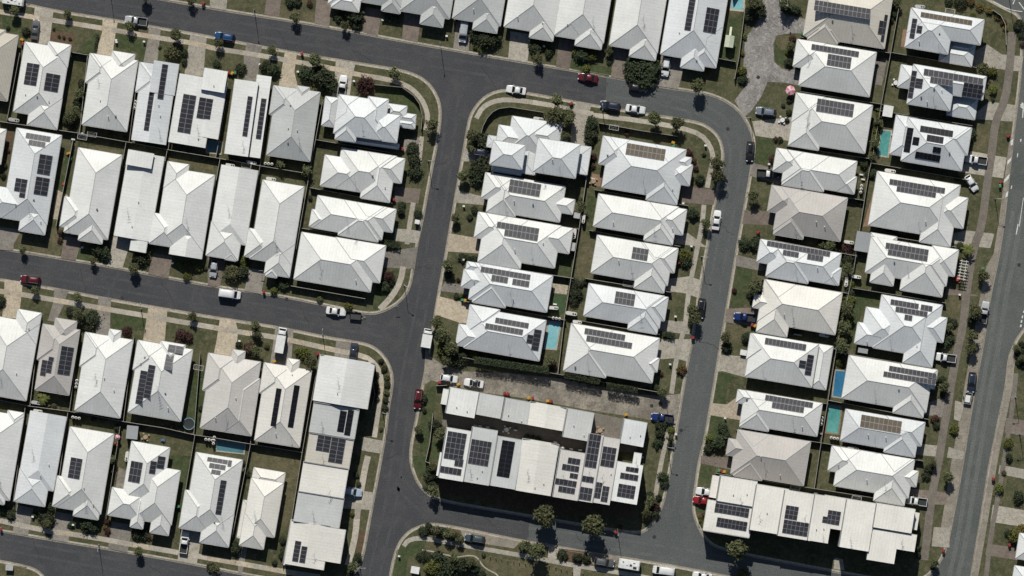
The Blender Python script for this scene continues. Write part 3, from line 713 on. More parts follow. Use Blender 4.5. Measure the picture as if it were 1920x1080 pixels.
def house(nick, A, col, wspec, arrays=(), pitch=24.5, base=2.95, cat='house', group='houses on the kerbed blocks', ants=1, vents=0, name='house', wall='wall_pale'):
    rnd_ = random.Random(nick)
    ca, sa = math.cos(R(A)), math.sin(R(A))
    U = Vector((ca, -sa)); V = Vector((sa, ca))
    def uv(tok, z):
        w = W(px(tok), z); return w.x * U.x + w.y * U.y, w.x * V.x + w.y * V.y
    wings = []
    for k, sp in enumerate(wspec):
        t = sp.split(); b = base; p = pitch; fl = 'hhhh'; d = None
        for x in t[3:]:
            if x[:2] == 'b=': b = float(x[2:])
            elif x[:2] == 'p=': p = float(x[2:])
            elif x[0] in 'hg': fl = x
            else: d = float(x) * MPP
        zb = GZ + b
        (ua, va), (ub, vb) = uv(t[1], zb), uv(t[2], zb)
        kd = t[0]
        if kd == 'R': u0, u1, v0, v1 = min(ua, ub), max(ua, ub), min(va, vb), max(va, vb)
        elif kd in 'NS':
            u0, u1 = min(ua, ub), max(ua, ub); vm = (va + vb) / 2; d = d or (u1 - u0)
            v0, v1 = (vm - d, vm) if kd == 'N' else (vm - 0.4, vm + d)
            if kd == 'S' and wings and wings[0].u1 - wings[0].u0 > wings[0].v1 - wings[0].v0 and u1 - u0 > 0.7 * d and b == base and u1 <= wings[0].u1 + 2 and u0 >= wings[0].u0 - 2:
                v1 = wings[0].v1     # the projecting wing runs through to the far eave
        else:
            v0, v1 = min(va, vb), max(va, vb); um = (ua + ub) / 2; d = d or (v1 - v0)
            u0, u1 = (um - 0.3, um + d) if kd == 'W' else (um - d, um + 0.2)
        if cat != 'house' and fl in ('hggg', 'ghgg') and u1 - u0 > 3: (u0, u1, v0, v1) = (u0 - .1, u1 + .35, v0, v1) if fl == 'hggg' else (u0, u1, v0 - .35, v1 + .1)
        wings.append(Wing(u0, u1, v0, v1, zb, p, fl))
    m = wings[0]; cu, cv = (m.u0 + m.u1) / 2, (m.v0 + m.v1) / 2
    def xy(u, v): return Vector((u * U.x + v * V.x, u * U.y + v * V.y))
    c = xy(cu, cv)
    root = empty(name, (c.x, c.y, GZ)); tag(root, nick, cat, group)
    def P(u, v, z): q = xy(u, v); return (q.x - c.x, q.y - c.y, z - GZ)
    # roof skin, fascia and gutters
    mb = MB(); gt = MB()
    for poly, pl, i in envelope(wings):
        w = wings[i]
        if abs(pl[0]) > abs(pl[1]): uvs = [(v, u) for u, v in poly]
        else: uvs = [(u, v) for u, v in poly]
        zz = [pl[0] * u + pl[1] * v + pl[2] for u, v in poly]
        q = list(zip(poly, zz, uvs))
        if sum(poly[k][0] * poly[(k + 1) % len(poly)][1] - poly[(k + 1) % len(poly)][0] * poly[k][1] for k in range(len(poly))) < 0: q.reverse()
        mb.face([P(a[0], a[1], z) for a, z, _ in q], 0, [b_ for _, _, b_ in q])
        n = len(q)
        for k in range(n):
            (a, za, _), (b_, zb_, _) = q[k], q[(k + 1) % n]
            side = None
            for idx, (val, nrm) in enumerate(((w.u0, (-1, 0)), (w.u1, (1, 0)))):
                if abs(a[0] - val) < 1e-4 and abs(b_[0] - val) < 1e-4: side = nrm
            for idx, (val, nrm) in enumerate(((w.v0, (0, -1)), (w.v1, (0, 1)))):
                if abs(a[1] - val) < 1e-4 and abs(b_[1] - val) < 1e-4: side = nrm
            if side is None: continue
            lo = w.base - 0.2
            mb.face([P(a[0], a[1], lo), P(b_[0], b_[1], lo), P(b_[0], b_[1], zb_), P(a[0], a[1], za)], 0, [(0, 0)] * 4)
            if max(za, zb_) < w.base + 0.05:
                g = 0.12
                a2 = (a[0] + side[0] * g, a[1] + side[1] * g); b2 = (b_[0] + side[0] * g, b_[1] + side[1] * g)
                a1 = (a[0] + side[0] * .004, a[1] + side[1] * .004); b1 = (b_[0] + side[0] * .004, b_[1] + side[1] * .004)
                zt, zl = w.base - 0.03, w.base - 0.14
                gt.face([P(*a1, zl + .03), P(*b1, zl + .03), P(*b2, zt), P(*a2, zt)])
                gt.face([P(*a2, zl), P(*b2, zl), P(*b2, zt), P(*a2, zt)])
    rf = link('roof', mb.mesh('roof', MATS['roof_' + col]), root)
    if gt.f: link('gutter', gt.mesh('gutter', MATS['gutter_pale']), root)
    if cat in ('townhouse', 'garage'):
        w = wings[0]; pp = MB(); f = w.planes and abs(w.planes[0][1]) >= abs(w.planes[0][0])
        def slab(u0, u1, v0, v1):
            zs = [max(w.z(u, v), w.base) for u, v in ((u0, v0), (u1, v0), (u1, v1), (u0, v1))]
            lo = [P(u, v, z - .15) for (u, v), z in zip(((u0, v0), (u1, v0), (u1, v1), (u0, v1)), zs)]
            hi = [P(u, v, z + .22) for (u, v), z in zip(((u0, v0), (u1, v0), (u1, v1), (u0, v1)), zs)]
            pp.face(hi)
            for k in range(4): pp.face([lo[k], lo[(k + 1) % 4], hi[(k + 1) % 4], hi[k]])
        if f: slab(w.u0 - .02, w.u0 + .2, w.v0 + .05, w.v1 - .05)
        else: slab(w.u0 + .05, w.u1 - .05, w.v1 - .2, w.v1 + .02)
        link('parapet', pp.mesh('parapet', MATS['metal_grey']), rf)
    # soffit-high walls under every wing
    wb = MB()
    for k, w in enumerate(wings):
        e = 0.5 + 0.004 * k
        if w.u1 - w.u0 < 1.6 or w.v1 - w.v0 < 1.6 or cat != 'house': e = 0.06 + .004 * k
        r_ = [(w.u0 + e, w.v0 + e), (w.u1 - e, w.v0 + e), (w.u1 - e, w.v1 - e), (w.u0 + e, w.v1 - e)]
        for n_ in range(4):
            a, b_ = r_[n_], r_[(n_ + 1) % 4]
            wb.face([P(*a, GZ), P(*b_, GZ), P(*b_, w.base + .02), P(*a, w.base + .02)])
        o = w.rect(); z = w.base - 0.15
        wb.face([P(*x, z + 0.004 * k) for x in reversed(o)])
    link('wall', wb.mesh('wall', MATS[wall]), root)
    # ridge and hip capping
    cp = MB()
    if pitch > 10:
        for w in wings:
            a, b_ = w.u1 - w.u0, w.v1 - w.v0
            if len(w.planes) < 4 or min(a, b_) < 1.2: continue
            h = min(a, b_) / 2; t = w.planes[3][0]
            if a >= b_: r0, r1 = (w.u0 + h, w.v0 + h), (w.u1 - h, w.v0 + h)
            else: r0, r1 = (w.u0 + h, w.v0 + h), (w.u0 + h, w.v1 - h)
            zr = w.base + t * h
            segs = [(r0, zr, r1, zr)]
            for cx_, cy_ in w.rect():
                e = r0 if (abs(cx_ - r0[0]) + abs(cy_ - r0[1])) < (abs(cx_ - r1[0]) + abs(cy_ - r1[1])) else r1
                segs.append(((cx_, cy_), w.base, e, zr))
            for p0, z0, p1, z1 in segs:
                if math.hypot(p1[0] - p0[0], p1[1] - p0[1]) < 0.3: continue
                # keep only the stretches that lie on the visible surface
                n = max(2, int(math.hypot(p1[0] - p0[0], p1[1] - p0[1]) / 0.5)); run = None
                for s_ in range(n + 1):
                    f = s_ / n; u = p0[0] + (p1[0] - p0[0]) * f; v = p0[1] + (p1[1] - p0[1]) * f; z = z0 + (z1 - z0) * f
                    ok = all(o is w or not o.inside(u, v) or o.z(u, v) <= z + 0.02 for o in wings)
                    if ok and run is None: run = (u, v, z)
                    if ok: last = (u, v, z)
                    if (not ok or s_ == n) and run is not None:
                        if run != last:
                            cp.bar(P(run[0], run[1], run[2] - 0.02), P(last[0], last[1], last[2] - 0.02), 0.085, 5)
                        run = None
    if cp.f: link('ridge_capping', cp.mesh('ridge_capping', MATS['cap_grey']), rf)
    def surf(u, v):
        best = None
        for w in wings:
            if w.inside(u, v):
                z, pl = min(((p[0] * u + p[1] * v + p[2]), p) for p in w.planes)
                if best is None or z > best[0]: best = (z, pl)
        return best
    # solar arrays
    for ar in arrays:
        t = ar.split(); st = t[3] if len(t) > 3 else ''
        nc, nr = (int(x) for x in t[2].split('x'))
        zc = GZ + base + 1.2
        (ua, va), (ub, vb) = uv(t[0], zc), uv(t[1], zc)
        u0, u1, v0, v1 = min(ua, ub), max(ua, ub), min(va, vb), max(va, vb)
        sf = surf((u0 + u1) / 2, (v0 + v1) / 2)
        if sf is None: continue
        pl = sf[1]
        U3 = Vector((U.x, U.y, pl[0])); V3 = Vector((V.x, V.y, pl[1])); N3 = U3.cross(V3).normalized()
        off = N3 * 0.11
        def PP(u, v): return Vector(P(u, v, pl[0] * u + pl[1] * v + pl[2]))
        rl = MB()
        for k in range(nr):
            for e in (0.25, 0.75):
                v = v0 + (v1 - v0) * (k + e) / nr
                rl.bar(PP(u0, v) + N3 * 0.06, PP(u1, v) + N3 * 0.06, 0.035, 4)
        arr = link('solar_array', rl.mesh('mounting_rail', MATS['metal_grey']), root)
        w_, h_ = (u1 - u0) / nc, (v1 - v0) / nr
        for ci in range(nc):
            for ri in range(nr):
                pc = PP(u0 + (ci + .5) * w_, v0 + (ri + .5) * h_) + off
                o = bpy.data.objects.new('solar_panel', PANEL[st]); COL.objects.link(o); o.parent = arr
                g = 0.022
                Mx = Matrix.Identity(4)
                a3, b3 = U3 * (w_ - g), V3 * (h_ - g)
                for r_ in range(3): Mx[r_][0], Mx[r_][1], Mx[r_][2], Mx[r_][3] = a3[r_], b3[r_], N3[r_], pc[r_]
                o.matrix_local = Mx
    # aerials and vents on the skin
    def put(nm, me, u, v, sc=1.0, rz=0.0):
        s_ = surf(u, v)
        if s_: link(nm, me, rf, P(u, v, s_[0] - 0.02), rz, (sc, sc, sc))
    spots = []
    for _ in range(60):
        w = m if len(wings) == 1 or rnd_.random() < 0.8 else rnd_.choice(wings)
        u = w.u0 + (w.u1 - w.u0) * rnd_.uniform(.2, .8); v = w.v0 + (w.v1 - w.v0) * rnd_.uniform(.12, .5)
        bad = False
        for ar in arrays:
            t = ar.split(); (ua, va), (ub, vb) = uv(t[0], base + 1), uv(t[1], base + 1)
            if min(ua, ub) - 1 < u < max(ua, ub) + 1 and min(va, vb) - 1 < v < max(va, vb) + 1: bad = True
        if not bad and all(abs(u - s_[0]) + abs(v - s_[1]) > 2.0 for s_ in spots): spots.append((u, v))
        if len(spots) > 5: break
    k = 0
    for q in range(ants):
        if k < len(spots): put('antenna', ANT[rnd_.randrange(2)], *spots[k], rnd_.uniform(.8, 1.05), R(rnd_.choice((60, 75, 82, 90, 100)))); k += 1
    for q in range(vents):
        if k < len(spots): put('roof_vent', VENT, *spots[k], rnd_.uniform(.6, .8)); k += 1
    for q in range(rnd_.randint(0, 2)):
        if k < len(spots): put('vent_pipe', PIPE, *spots[k]); k += 1
    HOUSE.append((nick, [[xy(u, v) for u, v in w.rect()] for w in wings], wings, U, V))
    return root
def near_house(p):
    """nickname of the house whose eaves lie nearest to a ground point"""
    best = None
    for nick, _, wings, U, V in HOUSE:
        u = p.x * U.x + p.y * U.y; v = p.x * V.x + p.y * V.y
        for w in wings:
            du = max(w.u0 - u, 0, u - w.u1); dv = max(w.v0 - v, 0, v - w.v1)
            d = math.hypot(du, dv)
            if best is None or d < best[0]: best = (d, nick)
    return best[1]

# ---------------------------------------------------------------- west block, row along the upper street
H = house
H('cream tiled roof house with ribbed brown courses', 9.5, 'T', ['R 00:-330,235 00:65,910', 'N 00:-140,240 00:50,270 45'], ants=0)
H('white house with two paired solar arrays facing apart', 9.5, 'W', ['R 00:225,375 00:525,1072', 'N 00:435,370 00:640,405', 'S 10:245,150 10:515,190'],
  ['00:245,562 00:330,775 2x5', '00:418,655 00:515,830 2x4'], ants=0, vents=1)
H('plain white house beside the long flowering side hedge', 9.0, 'W', ['R 00:838,482 10:1140,225', 'N 00:1010,455 00:1215,490', 'W 00:820,480 00:780,745 45'], vents=1)
H('narrow house with two staggered single solar strips', 8.5, 'V', ['R 00:1288,560 10:1490,345 ghgh', 'W 00:1268,560 00:1232,828 45', 'N 00:1390,545 00:1610,575 60 ghgg'],
  ['00:1460,575 00:1466,890 1x8', '00:1345,827 10:1340,218 1x9'], pitch=18)
H('flat white house with raised front box and pool', 9.5, 'W', ['R 00:1620,660 10:1845,372 ghgh', 'R 00:1790,700 11:40,295 ghgh b=3.1', 'R 00:1840,610 01:98,838 hggg b=4.0 p=4'],
  ['00:1650,842 10:1710,243 2x8', '00:1795,872 10:1888,118 2x5'], pitch=5, base=3.2)
H('split skillion house with two long solar strips', 8.0, 'W', ['R 01:195,710 11:312,452 gggh p=3 b=3.9', 'R 01:395,672 11:422,465 gggh p=3 b=3.0'],
  ['01:310,864 11:305,268 1x9', '01:430,882 11:427,292 1x9'], pitch=3, base=3.2, ants=1)
H('grey white house behind the big dark front shrubs', 8.5, 'G', ['R 01:572,772 11:868,493', 'N 01:750,768 01:866,788 30', 'W 01:554,770 01:514,1030 45'], vents=2)
H('many gabled white corner house inside the curved fence', 8.0, 'V', ['R 01:1130,852 11:1510,300 b=5.3', 'N 01:1395,866 01:1578,892 60 b=5.3', 'R 11:1420,42 11:1650,325 b=5.1', 'N 01:1130,850 01:1310,872 50 b=5.28',
  'S 11:1095,282 11:1280,297 40 b=5.2', 'R 01:1010,866 11:1095,185 b=2.8', 'R 01:1570,930 01:1728,1075 b=2.8', 'R 01:1600,1000 11:1815,150 b=2.6', 'R 11:1600,95 11:1812,200 b=2.5', 'R 11:1150,262 11:1668,385 b=2.5'], base=5.2, ants=1)
# ---- west block, row along the middle street
H('white house with four solar arrays beside tan courtyard', 9.5, 'V', ['R 10:150,190 10:421,1065', 'R 10:-85,705 10:300,1043', 'S 20:170,45 20:405,82'],
  ['10:235,234 10:447,320 6x1', '10:262,297 10:403,370 4x1', '10:360,425 10:443,618 2x4', '10:327,627 10:420,803 2x4', '10:145,640 10:235,775 2x3', '10:180,772 10:228,823 1x1'], vents=1)
H('plain white house beside the lush play lawn', 9.8, 'W', ['R 10:705,367 20:968,140', 'W 10:592,808 20:550,22 48', 'S 20:705,132 20:920,162 60'], vents=1)
H('long low pitched house with stepped white parapet', 10.0, 'W', ['R 10:1160,395 20:1345,160 ghgh b=2.9', 'R 10:1155,385 10:1362,560 hggg b=4.1 p=2', 'S 20:1168,222 20:1312,245 75 ghgh b=2.85'], pitch=6, base=2.9)
H('white house with shallow gable front by small lawn', 9.0, 'W', ['R 10:1503,547 20:1825,247', 'N 10:1510,490 10:1702,522 50', 'W 10:1397,958 20:1350,175 48', 'S 20:1525,252 20:1815,305 60 hhgh'])
H('slim white house with tank at its ridge', 9.5, 'W', ['R 11:75,520 21:290,190 ghhh', 'S 20:1855,268 21:222,312 62', 'S 21:105,300 21:205,322 40'], pitch=20)
H('white house opposite the parked white van', 9.5, 'W', ['R 11:445,657 21:700,372', 'W 21:330,38 21:290,292 50', 'S 21:458,442 21:688,452 60', 'S 21:470,455 21:572,468 30'])
H('white multi hip house beside three round shrubs', 9.0, 'W', ['R 11:1155,368 11:1560,805', 'R 11:1005,432 11:1320,768', 'R 11:1350,408 11:1690,690', 'S 11:1325,802 11:1587,852 55'], vents=1)
H('white house with line of rooftop masts', 10.0, 'W', ['R 11:940,797 21:1515,142', 'R 11:1290,860 21:1610,76', 'S 21:1125,80 21:1482,152 60', 'W 11:905,925 11:867,1078 34'], ants=2)
H('broad white corner house with the long front fence', 9.6, 'W', ['R 21:795,72 21:1412,612', 'R 21:1100,118 21:1497,530'])
H('cream house cut off beside the play lawn', 9.5, 'C', ['R 10:-330,140 10:5,520'], ants=0)
# ---- south west block, row along the middle street
H('white house with bright tan driveway and red car', 10.0, 'W', ['R 20:-130,812 30:235,535', 'N 20:160,766 20:375,800 60'])
H('beige house with small staggered west solar array', 9.5, 'B', ['R 20:412,903 30:620,485', 'N 20:500,846 20:694,872 45', 'W 20:398,900 30:345,165 48'],
  ['30:555,40 30:622,308 2x6', '30:380,165 30:462,288 2x3', '30:442,137 30:484,182 1x1', '30:365,262 30:410,314 1x1'], ants=1)
H('plain white house beside the bare front lawn', 9.5, 'W', ['R 20:788,976 30:1080,690', 'N 20:985,942 20:1092,962 34', 'W 20:778,975 30:727,225 50'])
H('white L array house beside the trampoline', 9.7, 'W', ['R 20:1262,1050 30:1625,720', 'N 20:1445,1045 30:1670,38 60', 'W 20:1250,1046 30:1208,257 50'],
  ['30:1517,28 30:1640,118 2x2', '30:1497,116 30:1545,262 1x4', '30:1342,209 30:1355,516 1x8', '30:1268,260 30:1282,570 1x8'], vents=2)
H('pinkish pale house in front of the dark pool', 9.0, 'P', ['R p:397,664 31:322,848', 'N 31:172,72 31:288,88 34', 'W 30:1885,105 30:1836,442 50', 'E 31:412,335 31:334,850 50'])
H('cream house with two parallel black solar strips', 9.0, 'C', ['R 31:480,196 31:775,955', 'N 31:668,152 31:778,168 34', 'W 31:466,192 31:428,466 48'],
  ['31:570,420 31:565,766 1x8 k', '31:727,392 31:716,776 1x9 k'])
for nk, cl, ws, ar in [
 ('white end townhouse by the curved corner path', 'W', ['R 31:965,116 31:1385,612 ghgh p=13', 'N 31:1165,178 31:1365,212 50 hggg p=4 b=5.70'], []),
 ('grey townhouse with double black solar columns', 'G', ['R 31:905,545 31:1270,868 ghgg p=3'], ['31:1142,622 31:1170,820 1x5 k', '31:1212,614 31:1228,850 1x6 k']),
 ('dull cream townhouse with four column solar array', 'K', ['R 31:866,822 41:1220,108 ghgg p=3 b=6.00'], ['31:942,840 31:1040,1000 2x4', '31:1066,862 41:1156,72 2x6']),
 ('bare white townhouse between cream and grey roofs', 'C', ['R 41:812,50 41:1172,378 ghgg p=3 b=6.20'], []),
 ('bare grey townhouse between two white roofs', 'G', ['R 41:765,316 41:1132,640 ghgg p=3 b=6.10'], []),
 ('pale end townhouse with stepped solar block', 'C', ['R 41:705,572 41:990,1028 ghgh p=5', 'R 41:880,618 41:1142,956 ghgg p=4 b=5.95', 'R 41:700,570 41:695,990 gggh p=3 b=5.10'],
  ['41:737,762 41:762,955 1x5', '41:795,810 41:823,966 1x4'])]:
    H(nk, 9.5, cl, ws, ar, pitch=4, base=6.1, cat='townhouse', group='attached townhouses by the curved corner path', name='townhouse')
# ---- south west block, row along the lowest street
H('plain white house at the end of the row', 9.7, 'W', ['R 30:-260,595 40:85,400', 'N 30:70,622 30:218,642 50', 'S 40:-120,400 40:40,418 45'])
H('slim two tone house with front gable step', 10.0, 'V', ['R 30:275,622 40:480,315 ghhh', 'S 40:130,390 40:405,442 60'], pitch=20)
H('white house with a single dark square solar array', 9.5, 'W', ['R 30:630,767 40:905,525', 'W 40:525,178 40:485,452 52', 'S 40:660,522 40:885,560 55'], ['30:640,1042 40:718,210 2x5'])
H('wide white house with split arrays and hips', 9.7, 'W', ['R 30:1185,897 40:1440,450', 'E 40:1615,130 40:1535,622 72', 'W 40:1020,282 40:980,532 62', 'S 40:1350,672 40:1517,702 60', 'S 40:1172,622 40:1286,642 60'],
  ['40:1182,42 40:1258,246 3x3', '40:1357,42 40:1392,162 1x3', '30:1422,1030 40:1470,118 1x3'])
H('white house with rear rows and side strip', 9.5, 'W', ['R 30:1765,997 41:150,720', 'W 40:1680,306 40:1620,648 55', 'S 40:1800,757 41:137,812 60'],
  ['p:389,857 p:426,871 4x1', 'p:393,868 p:422,882 3x1', 'p:397,880 p:413,891 2x1', 'p:428,863 p:433,876 1x1', '41:67,214 41:68,528 1x8'], vents=1)
H('slender white house with lean-to strip roof', 9.8, 'C', ['R 41:342,195 41:548,733', 'S 41:235,788 41:452,826 60', 'R 41:365,102 41:622,300 b=2.3', 'W 41:280,396 41:225,736 12 b=2.2 p=5'])
# ---- north block, houses above the upper street
H('white house with small hipped porch above dark garden', 10.0, 'W', ['R 01:1090,-300 01:1310,80', 'S 01:1062,45 01:1310,100 30'], ants=0)
H('grey white house with narrow front gable and lamp', 9.5, 'G', ['R 01:1395,-400 01:1695,75', 'S 01:1515,78 01:1682,110 50'], ants=0)
H('grey white house with a wide dark driveway', 9.5, 'G', ['R 01:1760,-400 02:205,170', 'S 01:1862,192 02:145,238 50'], ants=0)
H('white house with silver van on its driveway', 9.5, 'G', ['R 02:325,-400 02:662,235', 'S 02:415,247 02:632,287 50'], ants=0)
H('white house with broad pale driveway', 9.5, 'W', ['R 02:785,-300 02:1150,315', 'S 02:925,322 02:1137,356 50'], ants=0)
H('white house with thick round front bushes', 9.5, 'W', ['R 02:1250,-300 02:1590,390', 'W 02:1212,56 02:1166,322 50', 'S 02:1335,392 02:1572,432 55'])
H('white house facing the tall dark front tree', 9.5, 'W', ['R 02:1760,-300 03:155,480', 'W 02:1718,140 02:1672,392 50', 'S 02:1822,502 03:142,520 55'])
H('white house with cubby house yard and aqua pool', 9.5, 'V', ['R 03:332,-400 03:690,572', 'S 03:365,592 03:574,622 55', 'R 03:500,200 03:682,612'],
  ['03:600,64 03:678,303 3x4', '03:447,-20 03:455,280 1x8'], ants=0, vents=1)
# ---- north block, west column of the eastern houses
H('cream house with broad double row solar array', 9.3, 'K', ['R p:1523,-38 04:662,438', 'S 03:1510,337 03:1776,390 48', 'W 03:1535,150 03:1512,335 60'],
  ['04:38,2 04:522,180 13x2', '04:667,128 04:656,376 1x4', '04:620,182 04:640,310 1x2'], vents=1)
H('white house beside the pink umbrella garden', 9.3, 'W', ['R 03:1493,366 04:527,872', 'W 03:1420,352 03:1393,598 52'], ['04:12,395 04:430,518 12x1', '04:157,484 04:353,624 6x2'])
H('white house with tidy two row solar block', 9.3, 'W', ['R 03:1450,842 14:487,420', 'W 03:1440,838 13:1352,135 52', 'S 13:1336,336 13:1608,377 52'], ['04:64,885 04:376,1058 9x2'])
H('white house with black ute at the garage', 9.5, 'W', ['R 13:1322,386 14:370,782', 'W 13:1240,372 13:1207,580 48', 'E 14:405,630 14:386,786 32', 'S 13:1278,688 13:1652,752 48'])
H('beige house beside the grey driveway tree', 9.8, 'B', ['R 13:1268,718 23:1800,157', 'W 13:1195,707 13:1160,942 50', 'S 23:1202,77 23:1468,122 52'])
H('white house with glinting long front solar row', 10.0, 'V', ['R 23:1195,156 23:1762,550', 'W 23:1095,137 23:1062,342 46', 'S 23:1133,457 23:1513,520 52', 'E 23:1802,395 23:1783,552 26'],
  ['23:1148,150 23:1708,298 16x1', '23:1290,232 23:1424,306 4x1', '23:1510,267 23:1643,344 4x1'])
H('plain white house with blue ute on its driveway', 10.0, 'C', ['R 23:1122,497 23:1755,997', 'S 23:1047,957 23:1323,1000 58', 'W 23:1052,632 23:1013,750 44'], wall='wall_dark')
H('split ridge white house with small east solar cluster', 9.5, 'W', ['R 23:1010,982 33:1545,415', 'R 33:1590,20 33:1672,437 b=2.0', 'W 23:1008,985 33:967,160 45'],
  ['23:1130,1024 33:1490,88 11x1', '33:1508,117 33:1537,308 1x5', '33:1434,167 33:1484,243 1x2'])
H('white house with stacked solar rows between two pools', 9.5, 'W', ['R 33:948,441 33:1592,855', 'W 33:890,433 33:876,552 60', 'S 33:898,752 33:1157,797 52'],
  ['33:1132,482 33:1552,603 12x1', '33:1192,547 33:1470,648 8x1'], vents=1)
H('beige house directly behind the long white terrace', 9.5, 'B', ['R 33:882,793 43:1470,267', 'W 33:810,874 33:786,1022 44', 'S 43:843,162 43:1097,207 48'])
# ---- terrace at the south east corner
for nk, ws, ar in [
 ('octagonal end townhouse with two parallel solar banks', ['R 43:725,176 43:1008,455 b=6.90 hggg', 'R 43:612,393 43:980,736 b=6.60', 'R 43:655,172 43:712,385 b=3.90 gggh'], ['43:682,425 43:975,556 8x2', '43:699,552 43:957,678 8x2']),
 ('bare white terrace unit with one grey roof panel', ['R 43:1048,252 43:1262,708 b=7.00 hggg', 'R 43:1005,562 43:1145,692 b=6.70 hggg'], []),
 ('white terrace unit with L shaped solar bank', ['R 43:1302,302 43:1518,762 b=7.05 hggg'], ['43:1318,442 43:1412,580 3x3', '43:1298,570 43:1503,728 6x3']),
 ('white terrace unit beside the dark roof notch', ['R 43:1572,343 43:1676,785 b=7.00 hggg', 'R 44:135,352 44:272,668 b=6.96 hggg'], ['43:1697,485 43:1792,626 3x3', '43:1648,542 43:1690,606 1x2']),
 ('bare white terrace unit east of the roof notch', ['R 44:322,384 44:507,858 b=7.02 hggg'], []),
 ('white end terrace unit facing the wide road', ['R 44:592,422 44:892,695 b=7.00 hggg', 'R 44:552,650 44:736,970 b=6.70 hggg', 'R 44:725,674 44:920,862 b=6.68 hggg', 'R 44:912,502 44:956,668 b=4.70 gggh'], [])]:
    H(nk, 9.4, 'C', ws, ar, pitch=2.5, base=6.9, cat='townhouse', group='attached units of the long white terrace', name='townhouse')
# ---- north block, column along the wide road
H('two storey house with glinting bronze front array', 9.5, 'V', ['R 04:905,67 04:1234,488 b=5.2', 'R 04:905,67 04:1525,405 b=5.2', 'R 04:1180,380 04:1447,600 b=2.7', 'R 04:1240,350 04:1470,500 b=2.6'],
  ['04:995,107 04:1450,230 12x1 y', '04:920,163 04:934,348 1x4', '04:962,228 04:998,302 1x2'], base=5.2, vents=1)  # bronze of the front row is glare put into the panel colour
H('two storey house with fully panelled front slope', 9.6, 'V', ['R 04:925,577 04:1252,998 b=5.2', 'R 04:925,577 04:1547,900 b=5.2', 'R 04:815,579 04:965,812 b=2.6', 'R 04:1255,850 14:1475,118 b=2.7'],
  ['04:1024,617 04:1546,768 12x1', '04:1080,690 04:1272,782 6x1', '04:1380,740 04:1536,888 4x3', '04:918,632 04:920,886 1x5', '04:952,702 04:1002,798 1x3'], base=5.2, vents=2)
H('white house with frameless black panels on every side', 9.6, 'V', ['R 14:877,96 14:1357,578 b=3.6', 'R 14:770,73 14:905,458 b=2.8', 'E 14:1442,190 14:1402,437 62 b=3.59'],
  ['14:990,170 14:1275,276 8x1 k', '14:1048,252 14:1187,336 4x1 k', '14:875,185 14:893,413 1x6 k', '14:926,270 14:970,350 1x2 k', '14:1102,357 14:1165,420 2x1 k', '14:947,400 14:1160,496 6x1 k'], base=3.5, ants=0, vents=1)
H('large white house with two stepped solar rows', 9.6, 'W', ['R 14:600,580 24:1262,135', 'S 24:980,148 24:1257,190 62', 'E 14:1405,820 24:1367,40 62'], ['14:714,650 14:1204,786 14x1', '14:776,717 14:1121,823 10x1'])
H('white house with the pergola and palm in front', 9.7, 'W', ['R 24:545,113 24:1217,560', 'R 24:1095,192 24:1292,472', 'S 24:805,578 24:1183,642 92', 'S 24:535,506 24:743,545 48', 'R 24:542,76 24:760,220 b=2.5'], ['24:680,167 24:1056,288 10x1', '24:698,229 24:1047,341 9x1'], vents=1)
H('sprawling white house with stepped west hips', 9.8, 'V', ['R 24:640,635 34:1102,150', 'R 24:500,745 34:800,85', 'R 24:425,882 34:700,70', 'S 34:830,177 34:1093,218 62', 'E 24:1218,843 24:1186,1066 72'],
  ['24:724,677 24:968,770 7x1', '24:996,724 24:1092,793 3x1', '24:767,742 24:1046,841 8x1', '24:846,814 24:907,876 2x1'])
H('white house with blue pool and wide solar block', 9.7, 'W', ['R 34:345,124 34:1037,640', 'R 34:800,200 34:1114,430', 'S 34:740,630 34:1012,672 62'], ['34:710,220 34:1126,340 12x1', '34:658,270 34:1119,398 13x1'], vents=1)
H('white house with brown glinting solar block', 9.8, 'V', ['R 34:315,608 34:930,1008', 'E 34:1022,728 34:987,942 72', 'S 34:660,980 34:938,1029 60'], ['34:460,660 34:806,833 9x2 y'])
H('plain white house beside the loaded white ute', 9.6, 'W', ['R 34:265,951 44:877,380', 'W 34:200,941 44:168,132 52', 'E 44:962,135 44:941,277 62', 'S 44:567,387 44:843,432 60'])
H('white house at the far roadside corner', 9.0, 'W', ['R 44:1880,692 44:2250,985'], ants=0)
H('pale blue roofed house below the roadside corner house', 9.0, 'V', ['R 44:1835,985 44:2300,1350'], ants=0)
# ---- middle block, west column
H('two storey house with twin hipped towers', 9.0, 'V', ['R 12:1005,281 12:1337,645 b=5.3', 'R 12:600,302 12:857,565 b=5.3', 'R 12:770,83 12:1050,440 b=2.7', 'R 12:890,115 12:1185,400 b=2.7', 'R 12:650,162 12:900,400 b=2.7', 'R 12:555,256 12:642,376 b=2.5 p=4',
  'R 12:872,200 12:970,614 b=2.66 p=8', 'R 12:1270,330 12:1442,613 b=2.9 p=3', 'R 12:600,495 12:850,620 b=2.6 p=12'], base=5.3, ants=2)
H('white house with brown tinted double solar row', 9.8, 'W', ['R 12:617,607 12:1195,1040', 'W 12:540,593 12:503,822 52', 'S 12:538,932 12:798,977 48', 'R 12:1120,800 12:1312,970'], ['12:752,652 12:1013,816 7x2'], vents=1)
H('white house with stepped double solar row', 9.6, 'W', ['R 12:538,959 22:1150,397', 'W 12:470,947 22:443,122 52', 'E 22:1308,39 22:1276,267 64', 'S 22:461,327 22:843,390 64'], ['12:637,1034 22:1005,98 10x1', '22:704,49 22:996,158 8x1'])
H('white house with gap toothed solar rows', 9.7, 'V', ['R 22:432,346 22:1080,795', 'W 22:347,406 22:320,567 50', 'S 22:413,688 22:708,740 54', 'W 22:378,338 22:362,410 30'], ['22:491,382 22:928,508 12x1', '22:588,457 22:726,538 4x1', '22:776,492 22:918,573 4x1'])
